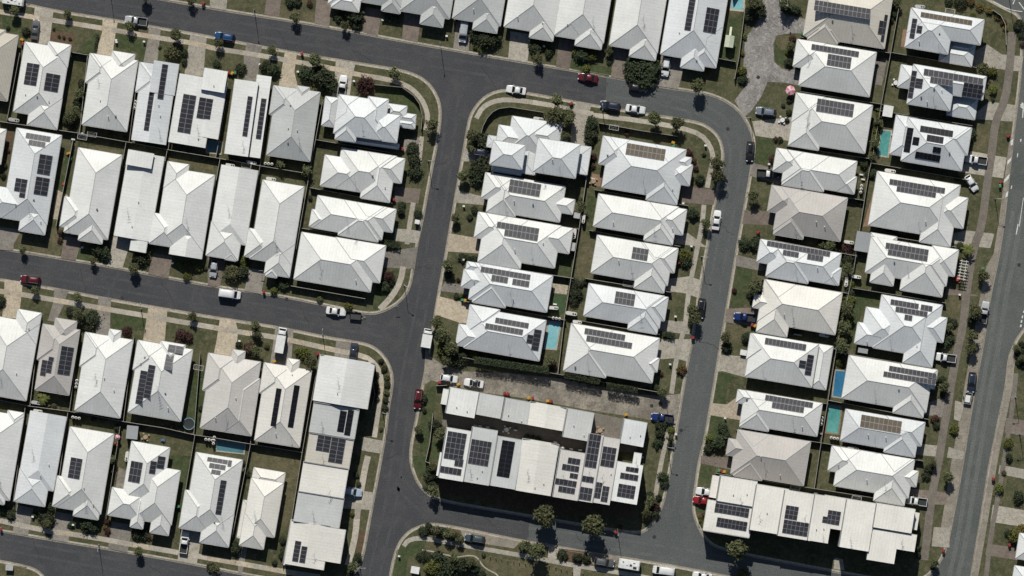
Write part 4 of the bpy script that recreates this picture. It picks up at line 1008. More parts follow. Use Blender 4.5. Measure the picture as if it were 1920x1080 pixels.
H('white house with teal pool behind and tan drive', 10.0, 'V', ['R 22:398,748 32:1012,177', 'W 22:302,900 32:270,33 64', 'N 22:390,723 22:658,772 54'], ['22:621,842 22:913,943 8x1', '22:531,892 22:861,1003 9x1', '22:969,945 32:1002,86 1x5', '22:907,992 22:950,1078 1x2'])
# ---- middle block, east column
H('white corner house with golden solar block', 9.6, 'V', ['R 12:1652,271 13:340,840', 'W 12:1600,263 12:1558,517 48', 'S 13:55,822 13:332,870 54', 'E 13:465,523 13:437,712 42', 'E 13:454,458 13:440,560 60'], ['p:1176,268 p:1245,302 9x2 y'], vents=1)  # golden tone is painted glare on the cells
H('bare white house facing the parked white sedan', 9.5, 'W', ['R 12:1547,782 23:300,140', 'R 13:150,880 23:383,100', 'S 23:35,131 23:293,175 54'])
H('white house with one small square solar array', 9.6, 'W', ['R 22:1535,98 23:245,555', 'E 23:332,218 23:303,440 64', 'S 22:1868,548 23:214,620 54'], ['p:1187,463 p:1213,490 4x2'])
H('white house with square array beside dark back trees', 9.6, 'V', ['R 22:1460,533 23:172,940', 'E 23:245,658 23:213,872 64', 'S 22:1810,933 23:153,977 54'], ['22:1704,605 22:1863,743 5x2'])
H('white house with two row array above hedge', 9.7, 'W', ['R 22:1310,894 33:108,375', 'E 33:162,150 33:150,277 34', 'S 32:1232,247 32:1612,314 58'], ['22:1426,937 22:1781,1053 10x1', '22:1442,1002 32:1842,70 11x1'], vents=1)
# ---- middle block, terrace and its garages on the lane
for nk, cl, ws, ar in [
 ('white terrace end with tall dark solar block', 'W', ['R 32:180,774 42:318,230 hggg', 'R 32:120,1000 42:110,180 hggg b=6.60'], ['32:192,806 32:322,1080 4x5', '42:257,20 42:322,102 2x1', '42:128,88 42:306,178 5x1']),
 ('grey terrace unit with five column solar block', 'G', ['R 32:412,768 42:546,265 hggg b=6.90'], ['32:406,878 42:550,96 5x4']),
 ('grey terrace unit with black solar block', 'G', ['R 32:640,852 42:782,300 hggg b=6.70'], ['32:682,888 42:742,198 2x8 k']),
 ('bare gabled terrace unit half grey half white', 'C', ['R 32:865,872 42:1112,361 ghgh p=7'], []),
 ('terrace unit with zigzag solar rows', 'P', ['R 32:1202,972 42:1347,402 hggg b=6.60'], ['42:1276,12 42:1377,84 3x1', '42:1224,70 42:1367,149 4x1', '42:1292,152 42:1357,209 2x1', '42:1160,198 42:1344,284 5x1', '42:1190,268 42:1330,346 4x1']),
 ('narrow terrace unit with three solar blocks', 'P', ['R 32:1462,828 42:1482,420 hggg b=6.80'], ['32:1470,830 42:1524,113 3x5', '42:1404,175 42:1499,246 3x1', '42:1386,275 42:1477,406 3x2']),
 ('narrow terrace unit with staggered lower solar pair', 'P', ['R 32:1592,857 42:1632,440 hggg b=6.70'], ['32:1590,943 42:1682,108 3x3', '42:1530,233 42:1560,385 2x3', '42:1587,268 42:1624,418 2x3']),
 ('white terrace end unit with three solar rows', 'W', ['R 42:1712,47 42:1877,437 hggg b=6.70', 'R 32:1868,1000 42:1915,112 hggg b=6.60'], ['42:1797,94 42:1904,154 3x1', '42:1747,148 42:1899,228 4x1', '42:1730,248 42:1865,388 4x3'])]:
    H(nk, 9.5, cl, ws, ar, pitch=2.5, base=6.8, cat='townhouse', group='attached units of the middle terrace', name='townhouse')
for nk, cl, ws in [
 ('white two part garage at the lane entrance', 'W', ['R 32:210,412 32:415,690 hggg b=4.6', 'R 32:150,427 32:190,575 hggg b=3.4']),
 ('grey lane garage beside the white two part garage', 'G', ['R 32:472,462 32:650,695 hggg b=4.2']),
 ('grey lane garage in the middle of its row', 'G', ['R 32:707,508 32:890,748 hggg b=3.6']),
 ('half grey half white gabled lane garage', 'C', ['R 32:932,538 32:1220,808 ghgh p=9 b=3.6']),
 ('large grey lane garage beside the open courtyard', 'G', ['R 32:1267,602 32:1450,900 hggg b=3.6']),
 ('pale grey lane garage near the blue ute', 'V', ['R p:1170,785 p:1203,838 hggg b=3.6'])]:
    H(nk, 10.3, cl, ws, (), pitch=2.5, base=3.0, cat='garage', group='garages along the weathered lane', name='garage', ants=0)

# ================================================================ FENCES
POST = MB(); POST.box(-.05, .05, -.05, .05, 0, 1.82)
POSTM = POST.mesh('post', MATS['fence_cap'])
FENCE_LINES = []
def fence(s, h=1.75, tan=False):
    ps = [W(p) for p in pts(s)]
    FENCE_LINES.extend(zip(ps, ps[1:]))
    o = ps[0]; root = empty('fence', (o.x, o.y, GZ))
    mid = (ps[0] + ps[-1]) / 2
    tag(root, ('tan' if tan else 'grey') + ' boundary fence beside the ' + near_house(mid), 'fence', 'boundary fences around the house lots')
    cap = MB()
    for a, b in zip(ps, ps[1:]):
        d = (b - a); L = d.length; d.normalize(); n = Vector((-d.y, d.x, 0))
        k = max(1, round(L / 2.6)); mb = MB()
        def q(p, z, w): p = p - o; return [(p.x + n.x * w, p.y + n.y * w, z), (p.x - n.x * w, p.y - n.y * w, z)]
        for m_, w, z0, z1 in ((mb, .022, .05, h - .03), (cap, .045, h - .03, h + .03)):
            A0, A1, B0, B1 = q(a, z0, w), q(a, z1, w), q(b, z0, w), q(b, z1, w)
            m_.face([A1[0], A1[1], B1[1], B1[0]]); m_.face([A0[0], B0[0], B1[0], A1[0]]); m_.face([A0[1], A1[1], B1[1], B0[1]])
        link('fence_panel', mb.mesh('fence_panel', MATS['fence_tan' if tan else 'fence_grey']), root)
        for i in range(k + 1):
            p = a + d * (L * i / k) - o
            link('post', POSTM, root, (p.x, p.y, 0), math.atan2(d.y, d.x), (1, 1, h / 1.8))
    link('top_rail', cap.mesh('top_rail', MATS['fence_cap']), root)
for s in ('38,100 14,226', '165,106 150,250', '262,116 243,266', '337,132 316,281', '425,192 405,296', '508,182 488,311', '605,192 580,326', '0,228 150,250 181,256 243,267 316,281 405,296 488,311 580,326',
          '138,262 106,424', '237,268 206,440', '314,283 282,455', '413,299 381,474', '488,312 460,486', '580,328 546,522', '582,352 735,381', '567,428 716,453', '592,262 730,286', '546,536 685,560', '702,159 754,164 776,180 787,196 792,219 790,242', '133,98 168,104',
          '902,250 906,236 914,221 924,210 935,204 956,201 1019,211', '1123,231 1200,245 1271,256', '1100,330 1087,420 1058,597 1046,700', '902,402 1085,430', '887,492 1075,522', '872,565 1060,600', '868,670 1050,702', '1115,356 1290,386', '1105,432 1275,462', '1098,522 1258,548', '1082,600 1236,627', '1050,702 1240,736', '915,326 1100,330',
          '1684,17 1666,117 1653,187 1636,290 1628,325 1611,432 1600,505 1588,560 1568,650 1540,822 1526,916', '1500,70 1668,100', '1500,172 1655,196', '1475,274 1632,298', '1450,348 1620,376', '1445,450 1606,480', '1428,523 1590,550', '1405,627 1570,655', '1395,734 1552,757', '1380,806 1540,830', '1342,887 1722,946',
          '1666,98 1830,127', '1650,208 1822,236', '1634,306 1815,338', '1610,434 1790,463', '1598,540 1772,568', '1570,660 1755,692', '1552,750 1740,786', '1540,830 1730,864',
          '0,750 56,761 131,771 232,790 308,802 365,815 400,820 470,832 567,848', '78,588 57,761', '151,618 131,771', '252,632 232,790', '376,662 364,814', '487,682 470,832', '600,662 567,848 546,980 530,1056', '48,765 26,940', '128,774 105,946', '226,800 200,966', '366,816 337,986', '470,834 436,1006',
          '1374,0 1391,-30', '1397,10 1385,108 1377,148', '1347,110 1379,116', '1278,40 1249,95', '838,20 860,-60', '1046,20 1060,-60', '1242,20 1258,-60', '812,775 806,830 798,865 816,872', '818,723 838,722'):
    fence('p:' + s.split(' ')[0] + ' ' + ' '.join(s.split(' ')[1:]))
fence('p:1862,20 1876,30 1884,46 1886,84', 1.6, True)
fence('p:700,718 703,740 698,762', 1.4)

# ================================================================ TREES AND SHRUBS
def crown_mesh(seed, mat, clumps, leaves, size, flat=0.85, spread=0.26, outline=0.28):
    r = random.Random(seed); mb = MB()
    lob = [(r.uniform(0, 6.28), r.uniform(-outline, outline * 0.6)) for _ in range(5)]
    for _ in range(clumps):
        t = r.uniform(0, 2 * math.pi); ph = math.acos(r.uniform(-0.75, 1)); rad = r.uniform(0.35, 1.0) ** 0.6
        k = 1 + sum(a * max(0, math.cos(t - b)) ** 3 for b, a in lob)
        c = Vector((math.sin(ph) * math.cos(t) * rad * k * .8, math.sin(ph) * math.sin(t) * rad * k * .8, math.cos(ph) * rad * flat * .85))
        cs = spread * r.uniform(.6, 1.3)
        for _ in range(leaves):
            p = c + Vector((r.gauss(0, 1), r.gauss(0, 1), r.gauss(0, .8))) * cs * .55
            n = (Vector((r.gauss(0, 1), r.gauss(0, 1), r.gauss(0.6, 1))) + p * 0.8).normalized()
            a = n.orthogonal().normalized(); a.rotate(Matrix.Rotation(r.uniform(0, 6.28), 3, n)); b = n.cross(a)
            s = size * r.uniform(.6, 1.4)
            mb.face([p - a * s, p + b * s * .55, p + a * s, p - b * s * .55])
    return mb.mesh('crown', MATS[mat])
CROWN = {}
for key, mat, cl, lv, sz, sp in (('o', 'leaf_olive', 34, 22, .13, .30), ('d', 'leaf_dark', 62, 24, .13, .30), ('y', 'leaf_yellow', 44, 22, .13, .30), ('r', 'leaf_red', 44, 22, .13, .30), ('a', 'leaf_orange', 40, 20, .14, .3), ('g', 'leaf_olive', 60, 24, .13, .3)):
    CROWN[key] = [crown_mesh(hash(key) % 97 + i if False else ord(key) * 7 + i, mat, cl, lv, sz, spread=sp) for i in range(4)]
def trunk_mesh(seed):
    r = random.Random(seed); mb = MB()
    mb.bar((0, 0, 0), (0.02, 0.03, 1.25), .075, 6, .05)
    for k in range(5):
        t = k * 1.26 + r.uniform(-.3, .3); z = r.uniform(.85, 1.2)
        e = (math.cos(t) * r.uniform(.4, .6), math.sin(t) * r.uniform(.4, .6), z + r.uniform(.5, .9))
        mb.bar((0.01, 0.02, z), e, .04, 5, .015)
    return mb.mesh('trunk', MATS['bark'])
TRUNK = [trunk_mesh(i) for i in range(3)]
LOOK = {'o': 'olive', 'd': 'dark', 'y': 'yellowish', 'r': 'reddish', 'a': 'orange', 'g': 'green'}
def seg_d(p, a, b):
    d = b - a; t = max(0, min(1, (p - a).dot(d) / max(1e-6, d.dot(d)))); return (p - a - d * t).length
def spot(p):
    """what a plant stands nearest to, in words"""
    best = (3.5, 'beside the ')
    for kind_, lines in (('near fence of the ', FENCE_LINES), ('by driveway of the ', DRIVE_LINES), ('by kerb of the ', KERB_LINES)):
        for a, b in lines:
            dd = seg_d(p, a, b)
            if dd < best[0]: best = (dd, kind_)
    return best[1]
def plant(tok, rpx, kind, tree=None):
    if kind.isupper(): kind = kind.lower(); tree = False
    p = W(px(tok)); r = rpx * MPP
    rz = random.uniform(0, 6.28); i = random.randrange(4)
    if tree is None: tree = kind in 'og' and rpx >= 6.5
    size = 'tall' if rpx >= 15 else 'medium' if rpx >= 10 else 'small'
    if tree:
        root = empty('tree', (p.x, p.y, GZ - .02), rz)
        tag(root, f'{size} {LOOK[kind]} tree {spot(p)}' + near_house(p), 'tree', 'street and garden trees')
        link('trunk', random.choice(TRUNK), root, scale=(r * 1.1, r * 1.1, r * 1.4))
        link('crown', CROWN[kind][i], root, (0, 0, r * 2.2), scale=(r * 1.1, r * random.uniform(.98, 1.18), r * 1.05) if rpx >= 12 else (r * 1.25, r * random.uniform(1.1, 1.35), r * random.uniform(1.0, 1.25)))
    else:
        big = 'large' if rpx >= 12 else 'rounded' if rpx >= 7 else 'little'
        o = link('shrub', CROWN[kind][i], None, (p.x, p.y, GZ + r * .62), rz, (r * 1.15, r * random.uniform(1.0, 1.25), r * random.uniform(.75, 1.0)))
        tag(o, f'{big} {LOOK[kind]} shrub {spot(p)}' + near_house(p), 'shrub', 'garden shrubs and hedge plants')
PL = '''00 1310,-35,10g 1720,8,8o 135,105,9o 610,130,7o 1170,240,8o 1590,320,10g 240,280,8d 535,330,3d 578,340,3d 632,350,3d 1560,470,13G 745,760,8d 725,840,9o 705,930,9d 690,1000,9o 620,1060,7d 1665,480,6d 1660,560,6d 485,260,3d 1440,430,3d 75,255,4d
01 735,160,9o 50,390,8o 1185,230,8o 525,450,8o 920,545,11g 1630,660,10o 830,670,14d 1000,700,20d 960,640,14d 1050,760,15d 470,600,11d 535,630,13d 1360,770,16r 1410,750,8r 245,620,9d 1130,150,9d 1275,150,15d 30,580,8d 690,20,9d 870,30,6r 760,15,8d 1290,220,9d 1580,150,8d 1650,170,8d
02 490,445,7y 1005,530,9o 1430,620,8y 1170,910,12o 450,320,13d 525,350,15d 595,350,13d 980,430,13d 1100,480,8d 1400,490,14d 1490,500,10y 1330,480,7y 1860,600,16d 1840,680,12d 1200,1030,15o 1280,1040,12g 1090,400,5y 1640,460,7o 1640,560,5d 440,420,6o
03 80,610,20d 60,710,17d 515,780,13g 610,650,5y 1050,90,17d 985,130,12d 1010,30,13o 940,330,5y 920,480,5y 915,640,9y 925,720,9d 1340,80,14d 1300,40,12g 1390,90,10d 1350,420,8o 1340,560,9d 1370,350,7r 1330,470,6y 1340,900,5d 1290,950,4d 1340,1010,5d
04 730,60,7d 750,130,7d 770,20,8o 720,180,6d 1340,20,11d 1240,10,9d 1440,20,7a 1520,60,7a 1600,95,7a 1680,150,6a 1730,200,6a 1750,260,5a 1640,650,9y 1540,620,10g 1590,660,7y 1640,810,9y 1870,230,10d 1890,320,6d 1900,400,5r 1450,140,6y 1640,900,4d 600,590,3d
10 640,100,10o 600,120,9d 670,170,7d 990,260,5y 1120,290,5y 410,190,5o 70,400,4r 45,530,5d 30,620,6d
11 1790,380,11d 1810,480,12d 1810,590,11d 600,520,8o 840,580,9o 1690,940,9d 1700,880,7d 1840,970,7d 870,820,5d 1640,180,4o
12 50,170,11o 410,260,12o 490,310,15d 395,375,8o 480,560,17d 460,630,14d 330,625,10g 1130,80,13o 1270,110,14g 1240,260,10o 1490,160,13d 1480,250,12d 1470,310,10d 1390,900,9o 260,1000,8g 390,990,6d 430,930,7d 1380,840,6o 1495,450,7r 1490,540,6r 1800,240,5r
13 130,110,13g 330,150,12g 690,510,14o 700,620,13o 440,420,8r 480,480,6r 500,560,5r 1190,470,8r 1010,800,10o 470,960,12d 590,1050,9o 575,430,4d 540,650,9d 1260,295,5d 1335,50,5d 1320,120,5d 1220,290,5r
14 612,80,7y 605,140,7o 595,200,8y 590,270,7y 575,330,8o 570,400,7y 555,450,7o 480,510,9d 560,600,8d 460,850,7d 1450,240,9d 1440,310,6d 520,610,6d 1310,650,5d 560,150,5d 610,30,6o
20 210,230,7g 890,230,14d 940,260,12d 840,330,7o 1210,400,9g 1270,300,12d 1620,370,7y 1690,370,7y 1780,385,9y 1680,470,8y 1850,400,4d 320,590,7g 700,660,8o 630,790,8d 710,810,10o 820,850,14d 800,930,10d 1740,830,8o 1150,965,9r 1630,1000,12r 1700,1010,9r 1610,1050,9r 15,700,9d 545,80,5r 540,150,5r 1355,240,5y 1290,330,7d
21 170,440,17G 265,430,12d 280,330,9y 545,600,8y 640,540,10d 590,510,6d 960,680,6g 1210,745,8y 1580,480,10r 1545,560,9d 1500,570,5d 1600,520,7d 380,920,9o 400,990,7o 280,395,7y
22 190,370,10g 195,450,8d 320,300,7d 380,305,6d 430,310,6d 270,650,6d 300,645,5y 90,880,10o 140,990,14g 180,1040,12o 1340,630,12d 1350,540,10d 1300,500,8d 1320,690,9d 1430,520,6d 285,500,4r
23 940,180,10d 1030,170,12d 390,280,12y 400,330,10d 1330,150,9d 1030,570,14g 1070,600,10d 848,600,5r 985,640,7d 470,770,11o 490,850,11o 770,1020,9o 950,1030,9d 975,1000,7d 225,985,6d 270,1000,6d 1700,200,9g 1760,210,8d 1640,190,7o 1000,690,5d
24 330,320,11d 330,400,10o 350,540,10y 345,610,10d 340,690,11y 330,770,11o 310,850,11y 300,930,11o 280,1010,11y 275,1070,10o 110,190,9d 200,200,9d 330,215,12r 1545,460,9g 1480,790,11g 1450,860,10d 1450,1010,10o 1240,1030,10d 1280,890,7d 1240,930,7o 870,125,5r 1330,310,6y 1350,200,7d 1240,860,5d
30 1010,1000,7y 1010,1060,7d 940,690,8d 1060,775,6d 850,690,6d 1810,600,5d 1820,700,5d 1550,775,6o 1620,790,6o 490,580,5o
31 330,60,13r 380,90,10o 820,100,12y 880,180,12g 770,90,8y 1510,180,5d 1540,250,6d 1560,320,6o 1565,390,6d 1558,460,6o 1550,530,6d 1545,600,6d 1420,230,5d 1455,300,6d 1470,370,6o 1475,440,6d 1470,520,5d 1850,790,7g 1890,510,8d 1380,190,4d 1510,790,4o 1900,620,5d 480,40,6o 230,30,6d
32 150,60,14y 220,60,13g 250,170,14d 180,170,10o 430,110,9y 330,140,11d 480,140,6d 560,160,6d 640,180,7d 720,200,6r 800,190,6d 880,220,6o 960,230,6d 1040,240,6r 600,210,5d 1110,190,9o 1130,210,8r 1300,320,6d 1380,345,6d 1460,370,6d 1540,380,6d 1640,400,6d 1720,415,6d 1800,425,6d 1880,435,6d 80,750,12d 120,830,10g 90,800,8d 900,860,5d 960,880,5d 1010,880,5d
33 780,50,9d 375,255,9a 205,460,9o 60,440,6d 140,420,7d 185,750,10d 180,830,10d 160,910,8d 280,800,7y 275,870,7o 745,780,10d 620,870,9y 705,920,14d 620,960,9d 770,850,10d 180,560,3d 190,300,4r
34 280,50,12o 250,110,8d 260,185,7y 285,210,5y 1195,400,9o 1190,470,6d 1440,60,9g 1290,790,9y 1115,700,8r 1130,760,6d 1180,340,6d 1200,20,12d 1850,60,7o 1890,80,7d 1860,120,7d 1900,150,7o 1870,190,7d 1910,210,6d 1900,30,7d 1770,915,9y 130,60,0
40 100,530,8d 430,560,12d 455,460,9d 430,610,8g 640,620,6d 800,600,14d 850,620,10d 965,590,6r 970,680,6r 950,640,5a 1230,690,11d 1290,710,8d 1340,730,6r 1255,860,8g 1005,90,8d 1000,30,8o 20,480,8d 1900,1000,8d 310,530,5d 120,480,5o 1000,130,6y
41 200,840,11d 190,790,7d 640,860,8d 630,760,8d 620,900,7d 1300,920,9d 1260,990,9o 1280,950,7d 1230,1050,8d 300,150,6d 1290,170,5d 550,960,6d 20,1010,9o 1890,680,9d 1900,900,9d 1860,900,7d 1910,270,6o 265,60,5d 1310,260,5d 1250,520,5y
42 1060,525,19g 1500,610,20g 1000,850,17g 40,170,14d 60,100,9g 40,250,10d 60,310,12o 20,640,8d 80,665,9o 140,680,9d 200,700,9o 260,725,9d 300,750,7o 850,820,7o 900,810,8d 930,840,8o 870,790,6y 1225,885,9d 1355,915,9d 1440,930,7d 1430,875,4d 50,1000,14y 200,1000,18d 320,980,15d 430,1000,11d 100,910,11d 500,1060,8d 150,1070,12d 400,950,8o 250,920,9o 510,890,4d 30,930,8d 1740,645,5r
43 210,185,10d 215,245,8d 870,835,20g 100,400,9o 60,540,10a 140,470,8r 60,510,8o 130,520,8d 540,545,4y 575,525,4r 600,555,4r 545,585,4y 570,615,5y 600,600,4a 580,655,4y 630,610,5d 920,1065,10y 170,370,6d 90,350,7d 560,570,3r
44 1060,110,9d 1040,180,7d 1100,60,7o 1230,185,9g 1700,290,9y 1780,10,8d 1870,370,11d 1840,720,14y 1890,650,9a 1780,700,8d 960,830,6d 970,890,6d 1110,960,8o 1100,1000,6d 1740,150,5o'''
for line in PL.splitlines():
    key, *its = line.split()
    for it in its:
        x, y, rk = it.split(',')
        if not rk[-1].isalpha(): continue
        plant(f'{key}:{x},{y}', float(rk[:-1]), rk[-1])
# clipped hedge: leafy blocks along a line
def hedge(s, w, h, kind='d'):
    ps = [W(p) for p in pts(s)]; r = random.Random(s); mb = MB()
    o = ps[0]; L = (ps[-1] - o).length; d = (ps[-1] - o).normalized(); n = Vector((-d.y, d.x, 0))
    for _ in range(int(L * w * 160)):
        p = d * r.uniform(0, L) + n * r.uniform(-w / 2, w / 2) + Vector((0, 0, h * r.uniform(.1, 1) ** .35))
        nn = Vector((r.gauss(0, .7), r.gauss(0, .7), 1)).normalized(); a = nn.orthogonal().normalized(); b = nn.cross(a); k = r.uniform(.08, .2)
        mb.face([p - a * k, p + b * k * .6, p + a * k, p - b * k * .6])
    ob = link('hedge', mb.mesh('hedge', MATS['leaf_dark' if kind == 'd' else 'leaf_olive']), None, (o.x, o.y, GZ))
    tag(ob, 'clipped dark green hedge beside the ' + near_house((ps[0] + ps[-1]) / 2), 'hedge', 'clipped hedges')
for s, w, h in (('21:1525,165 1680,192', 1.5, 1.4), ('22:300,292 445,318', .9, .8), ('23:205,985 310,1010', 1.2, 1.2), ('00:880,310 855,470', .6, .8), ('32:430,165 1100,262', 1.6, 3.3), ('32:1240,300 1560,365', 1.4, 3.0), ('32:1620,395 1900,440', 1.4, 3.0), ('42:10,650 330,745', 1.1, .8)):
    hedge(s, w, h)
# palms: arching fronds
def palm(tok, rp):
    p = W(px(tok)); r = rp * MPP; root = empty('palm', (p.x, p.y, GZ))
    tag(root, 'spiky palm with arching fronds beside the ' + near_house(p), 'palm', 'palms')
    mb = MB(); mb.bar((0, 0, 0), (0.05, 0, r * 1.3), .14, 7, .1); link('trunk', mb.mesh('trunk', MATS['bark']), root)
    mb = MB(); rr = random.Random(tok)
    for k in range(17):
        t = k * 2.4 + rr.uniform(-.2, .2); d = Vector((math.cos(t), math.sin(t), 0)); s = Vector((-d.y, d.x, 0)); L = r * rr.uniform(.8, 1.15)
        pr = [d * L * f + Vector((0, 0, r * 1.3 + L * (.55 * f - .75 * f * f))) for f in (0, .3, .6, .85, 1)]
        ww = [.03, .16, .2, .13, .01]
        for i in range(4): mb.face([pr[i] - s * ww[i], pr[i] + s * ww[i], pr[i + 1] + s * ww[i + 1], pr[i + 1] - s * ww[i + 1]])
    link('crown', mb.mesh('crown', MATS['leaf_yellow']), root)
palm('30:390,510', 14); palm('24:1410,230', 14); palm('22:1560,470', 0.1) if False else None

# ================================================================ VEHICLES
def sect(mb, st, m=0):
    """loft: each station (x, [(y,z)...]) mirrored ring"""
    n = len(st[0][1]); i0 = len(mb.v)
    for x, pr in st:
        for y, z in pr: mb.v.append((x, y, z))
    for a in range(len(st) - 1):
        for k in range(n - 1):
            b = i0 + a * n
            mb.f.append((b + k, b + n + k, b + n + k + 1, b + k + 1)); mb.m.append(m); mb.uv.append(None)
    mb.f.append(tuple(i0 + k for k in range(n))); mb.m.append(m); mb.uv.append(None)
    b = i0 + (len(st) - 1) * n
    mb.f.append(tuple(b + n - 1 - k for k in range(n))); mb.m.append(m); mb.uv.append(None)
def ring(w, zs, zt, z0=.24):
    return [(-w * .96, z0), (-w, .5), (-w * .985, zs), (-w * .8, zs + (zt - zs) * .75), (0, zt), (w * .8, zs + (zt - zs) * .75), (w * .985, zs), (w, .5), (w * .96, z0)]
WHEEL = MB(); WHEEL.lathe([(0.30, -.11), (0.335, -.09), (0.335, .09), (0.30, .11), (0.2, .11)], 14)
WHEELM = WHEEL.mesh('wheel', MATS['rubber'])
RIM = MB(); RIM.lathe([(0.21, .0), (0.21, .118), (0.12, .125), (0.03, .122)], 12); RIMM = RIM.mesh('rim', MATS['rim'])
def wheel(root, x, y, r=1.0):
    o = bpy.data.objects.new('wheel', WHEELM); COL.objects.link(o); o.parent = root
    o.location = (x, y, .33 * r); o.rotation_euler = (R(-90) if y > 0 else R(90), 0, 0); o.scale = (r, r, 1)
    link('rim', RIMM, o)
def quad_part(name, root, ps, mat, th=0.012):
    """thin curved-free pane with thickness, pushed out along its normal"""
    P = [Vector(p) for p in ps]; n = (P[1] - P[0]).cross(P[2] - P[0]).normalized()
    mb = MB(); A = [p - n * .004 for p in P]; B = [p + n * th for p in P]
    mb.face(B)
    for i in range(4): mb.face([A[i], A[(i + 1) % 4], B[(i + 1) % 4], B[i]])
    return link(name, mb.mesh(name, mat), root)
def lerp(a, b, t): return Vector(a) * (1 - t) + Vector(b) * t
def inset(q, f):
    c = sum((Vector(p) for p in q), Vector()) / 4
    return [c + (Vector(p) - c) * f for p in q]
def mirror_lamps(root, L, w, paint_, xm, zl=.66):
    for s in (-1, 1):
        mb = MB(); mb.box(xm - .07, xm + .07, s * w if s > 0 else s * w - .2, s * w + .2 if s > 0 else s * w, .98, 1.12); link('mirror', mb.mesh('mirror', paint_), root)
        mb = MB(); y0, y1 = sorted((s * w * .45, s * w * .82)); mb.box(L / 2 - .22, L / 2 - .03, y0, y1, zl - .08, zl + .07, top=(L / 2 - .30, L / 2 - .1, y0, y1)); link('headlight', mb.mesh('headlight', MATS['lens']), root)
        mb = MB(); y0, y1 = sorted((s * w * .6, s * w * .92)); mb.box(-L / 2 - .01, -L / 2 + .12, y0, y1, zl + .02, zl + .17); link('tail_light', mb.mesh('tail_light', MATS['tail']), root)
def cabin(root, bm, xb, xf, xrb, xrf, w, wr, zb, zr, paint_, roofp=None, glass_sides=True):
    """greenhouse frustum in body colour with proud glass panes and a roof skin"""
    b = [(xb, -w, zb), (xf, -w, zb), (xf, w, zb), (xb, w, zb)]; t = [(xrb, -wr, zr), (xrf, -wr, zr), (xrf, wr, zr), (xrb, wr, zr)]
    for i in range(4): bm.face([b[i], b[(i + 1) % 4], t[(i + 1) % 4], t[i]])
    link_ = []
    quad_part('windscreen', root, inset([b[1], b[2], t[2], t[1]], .88), MATS['car_glass'])
    quad_part('rear_window', root, inset([b[3], b[0], t[0], t[3]], .84), MATS['car_glass'])
    if glass_sides:
        for s, (i, j) in (((-1), (0, 1)), (1, (2, 3))):
            q = [b[i], b[j], t[j], t[i]]
            for f0, f1 in ((.05, .48), (.52, .95)):
                e = [lerp(q[0], q[1], f0), lerp(q[0], q[1], f1), lerp(q[3], q[2], f1), lerp(q[3], q[2], f0)]
                quad_part('side_window', root, inset(e, .86), MATS['car_glass'])
    mb = MB()
    st = []
    for k in range(6):
        f = k / 5; x = xrb + (xrf - xrb) * f; d = .05 * (1 - (2 * f - 1) ** 2)
        st.append((x, [(-wr, zr - .01), (-wr * .93, zr + .02 + d * .6), (0, zr + .035 + d), (wr * .93, zr + .02 + d * .6), (wr, zr - .01)]))
    sect(mb, st)
    link('car_roof', mb.mesh('car_roof', roofp or paint_, smooth=True), root)
VCOUNT = [0]
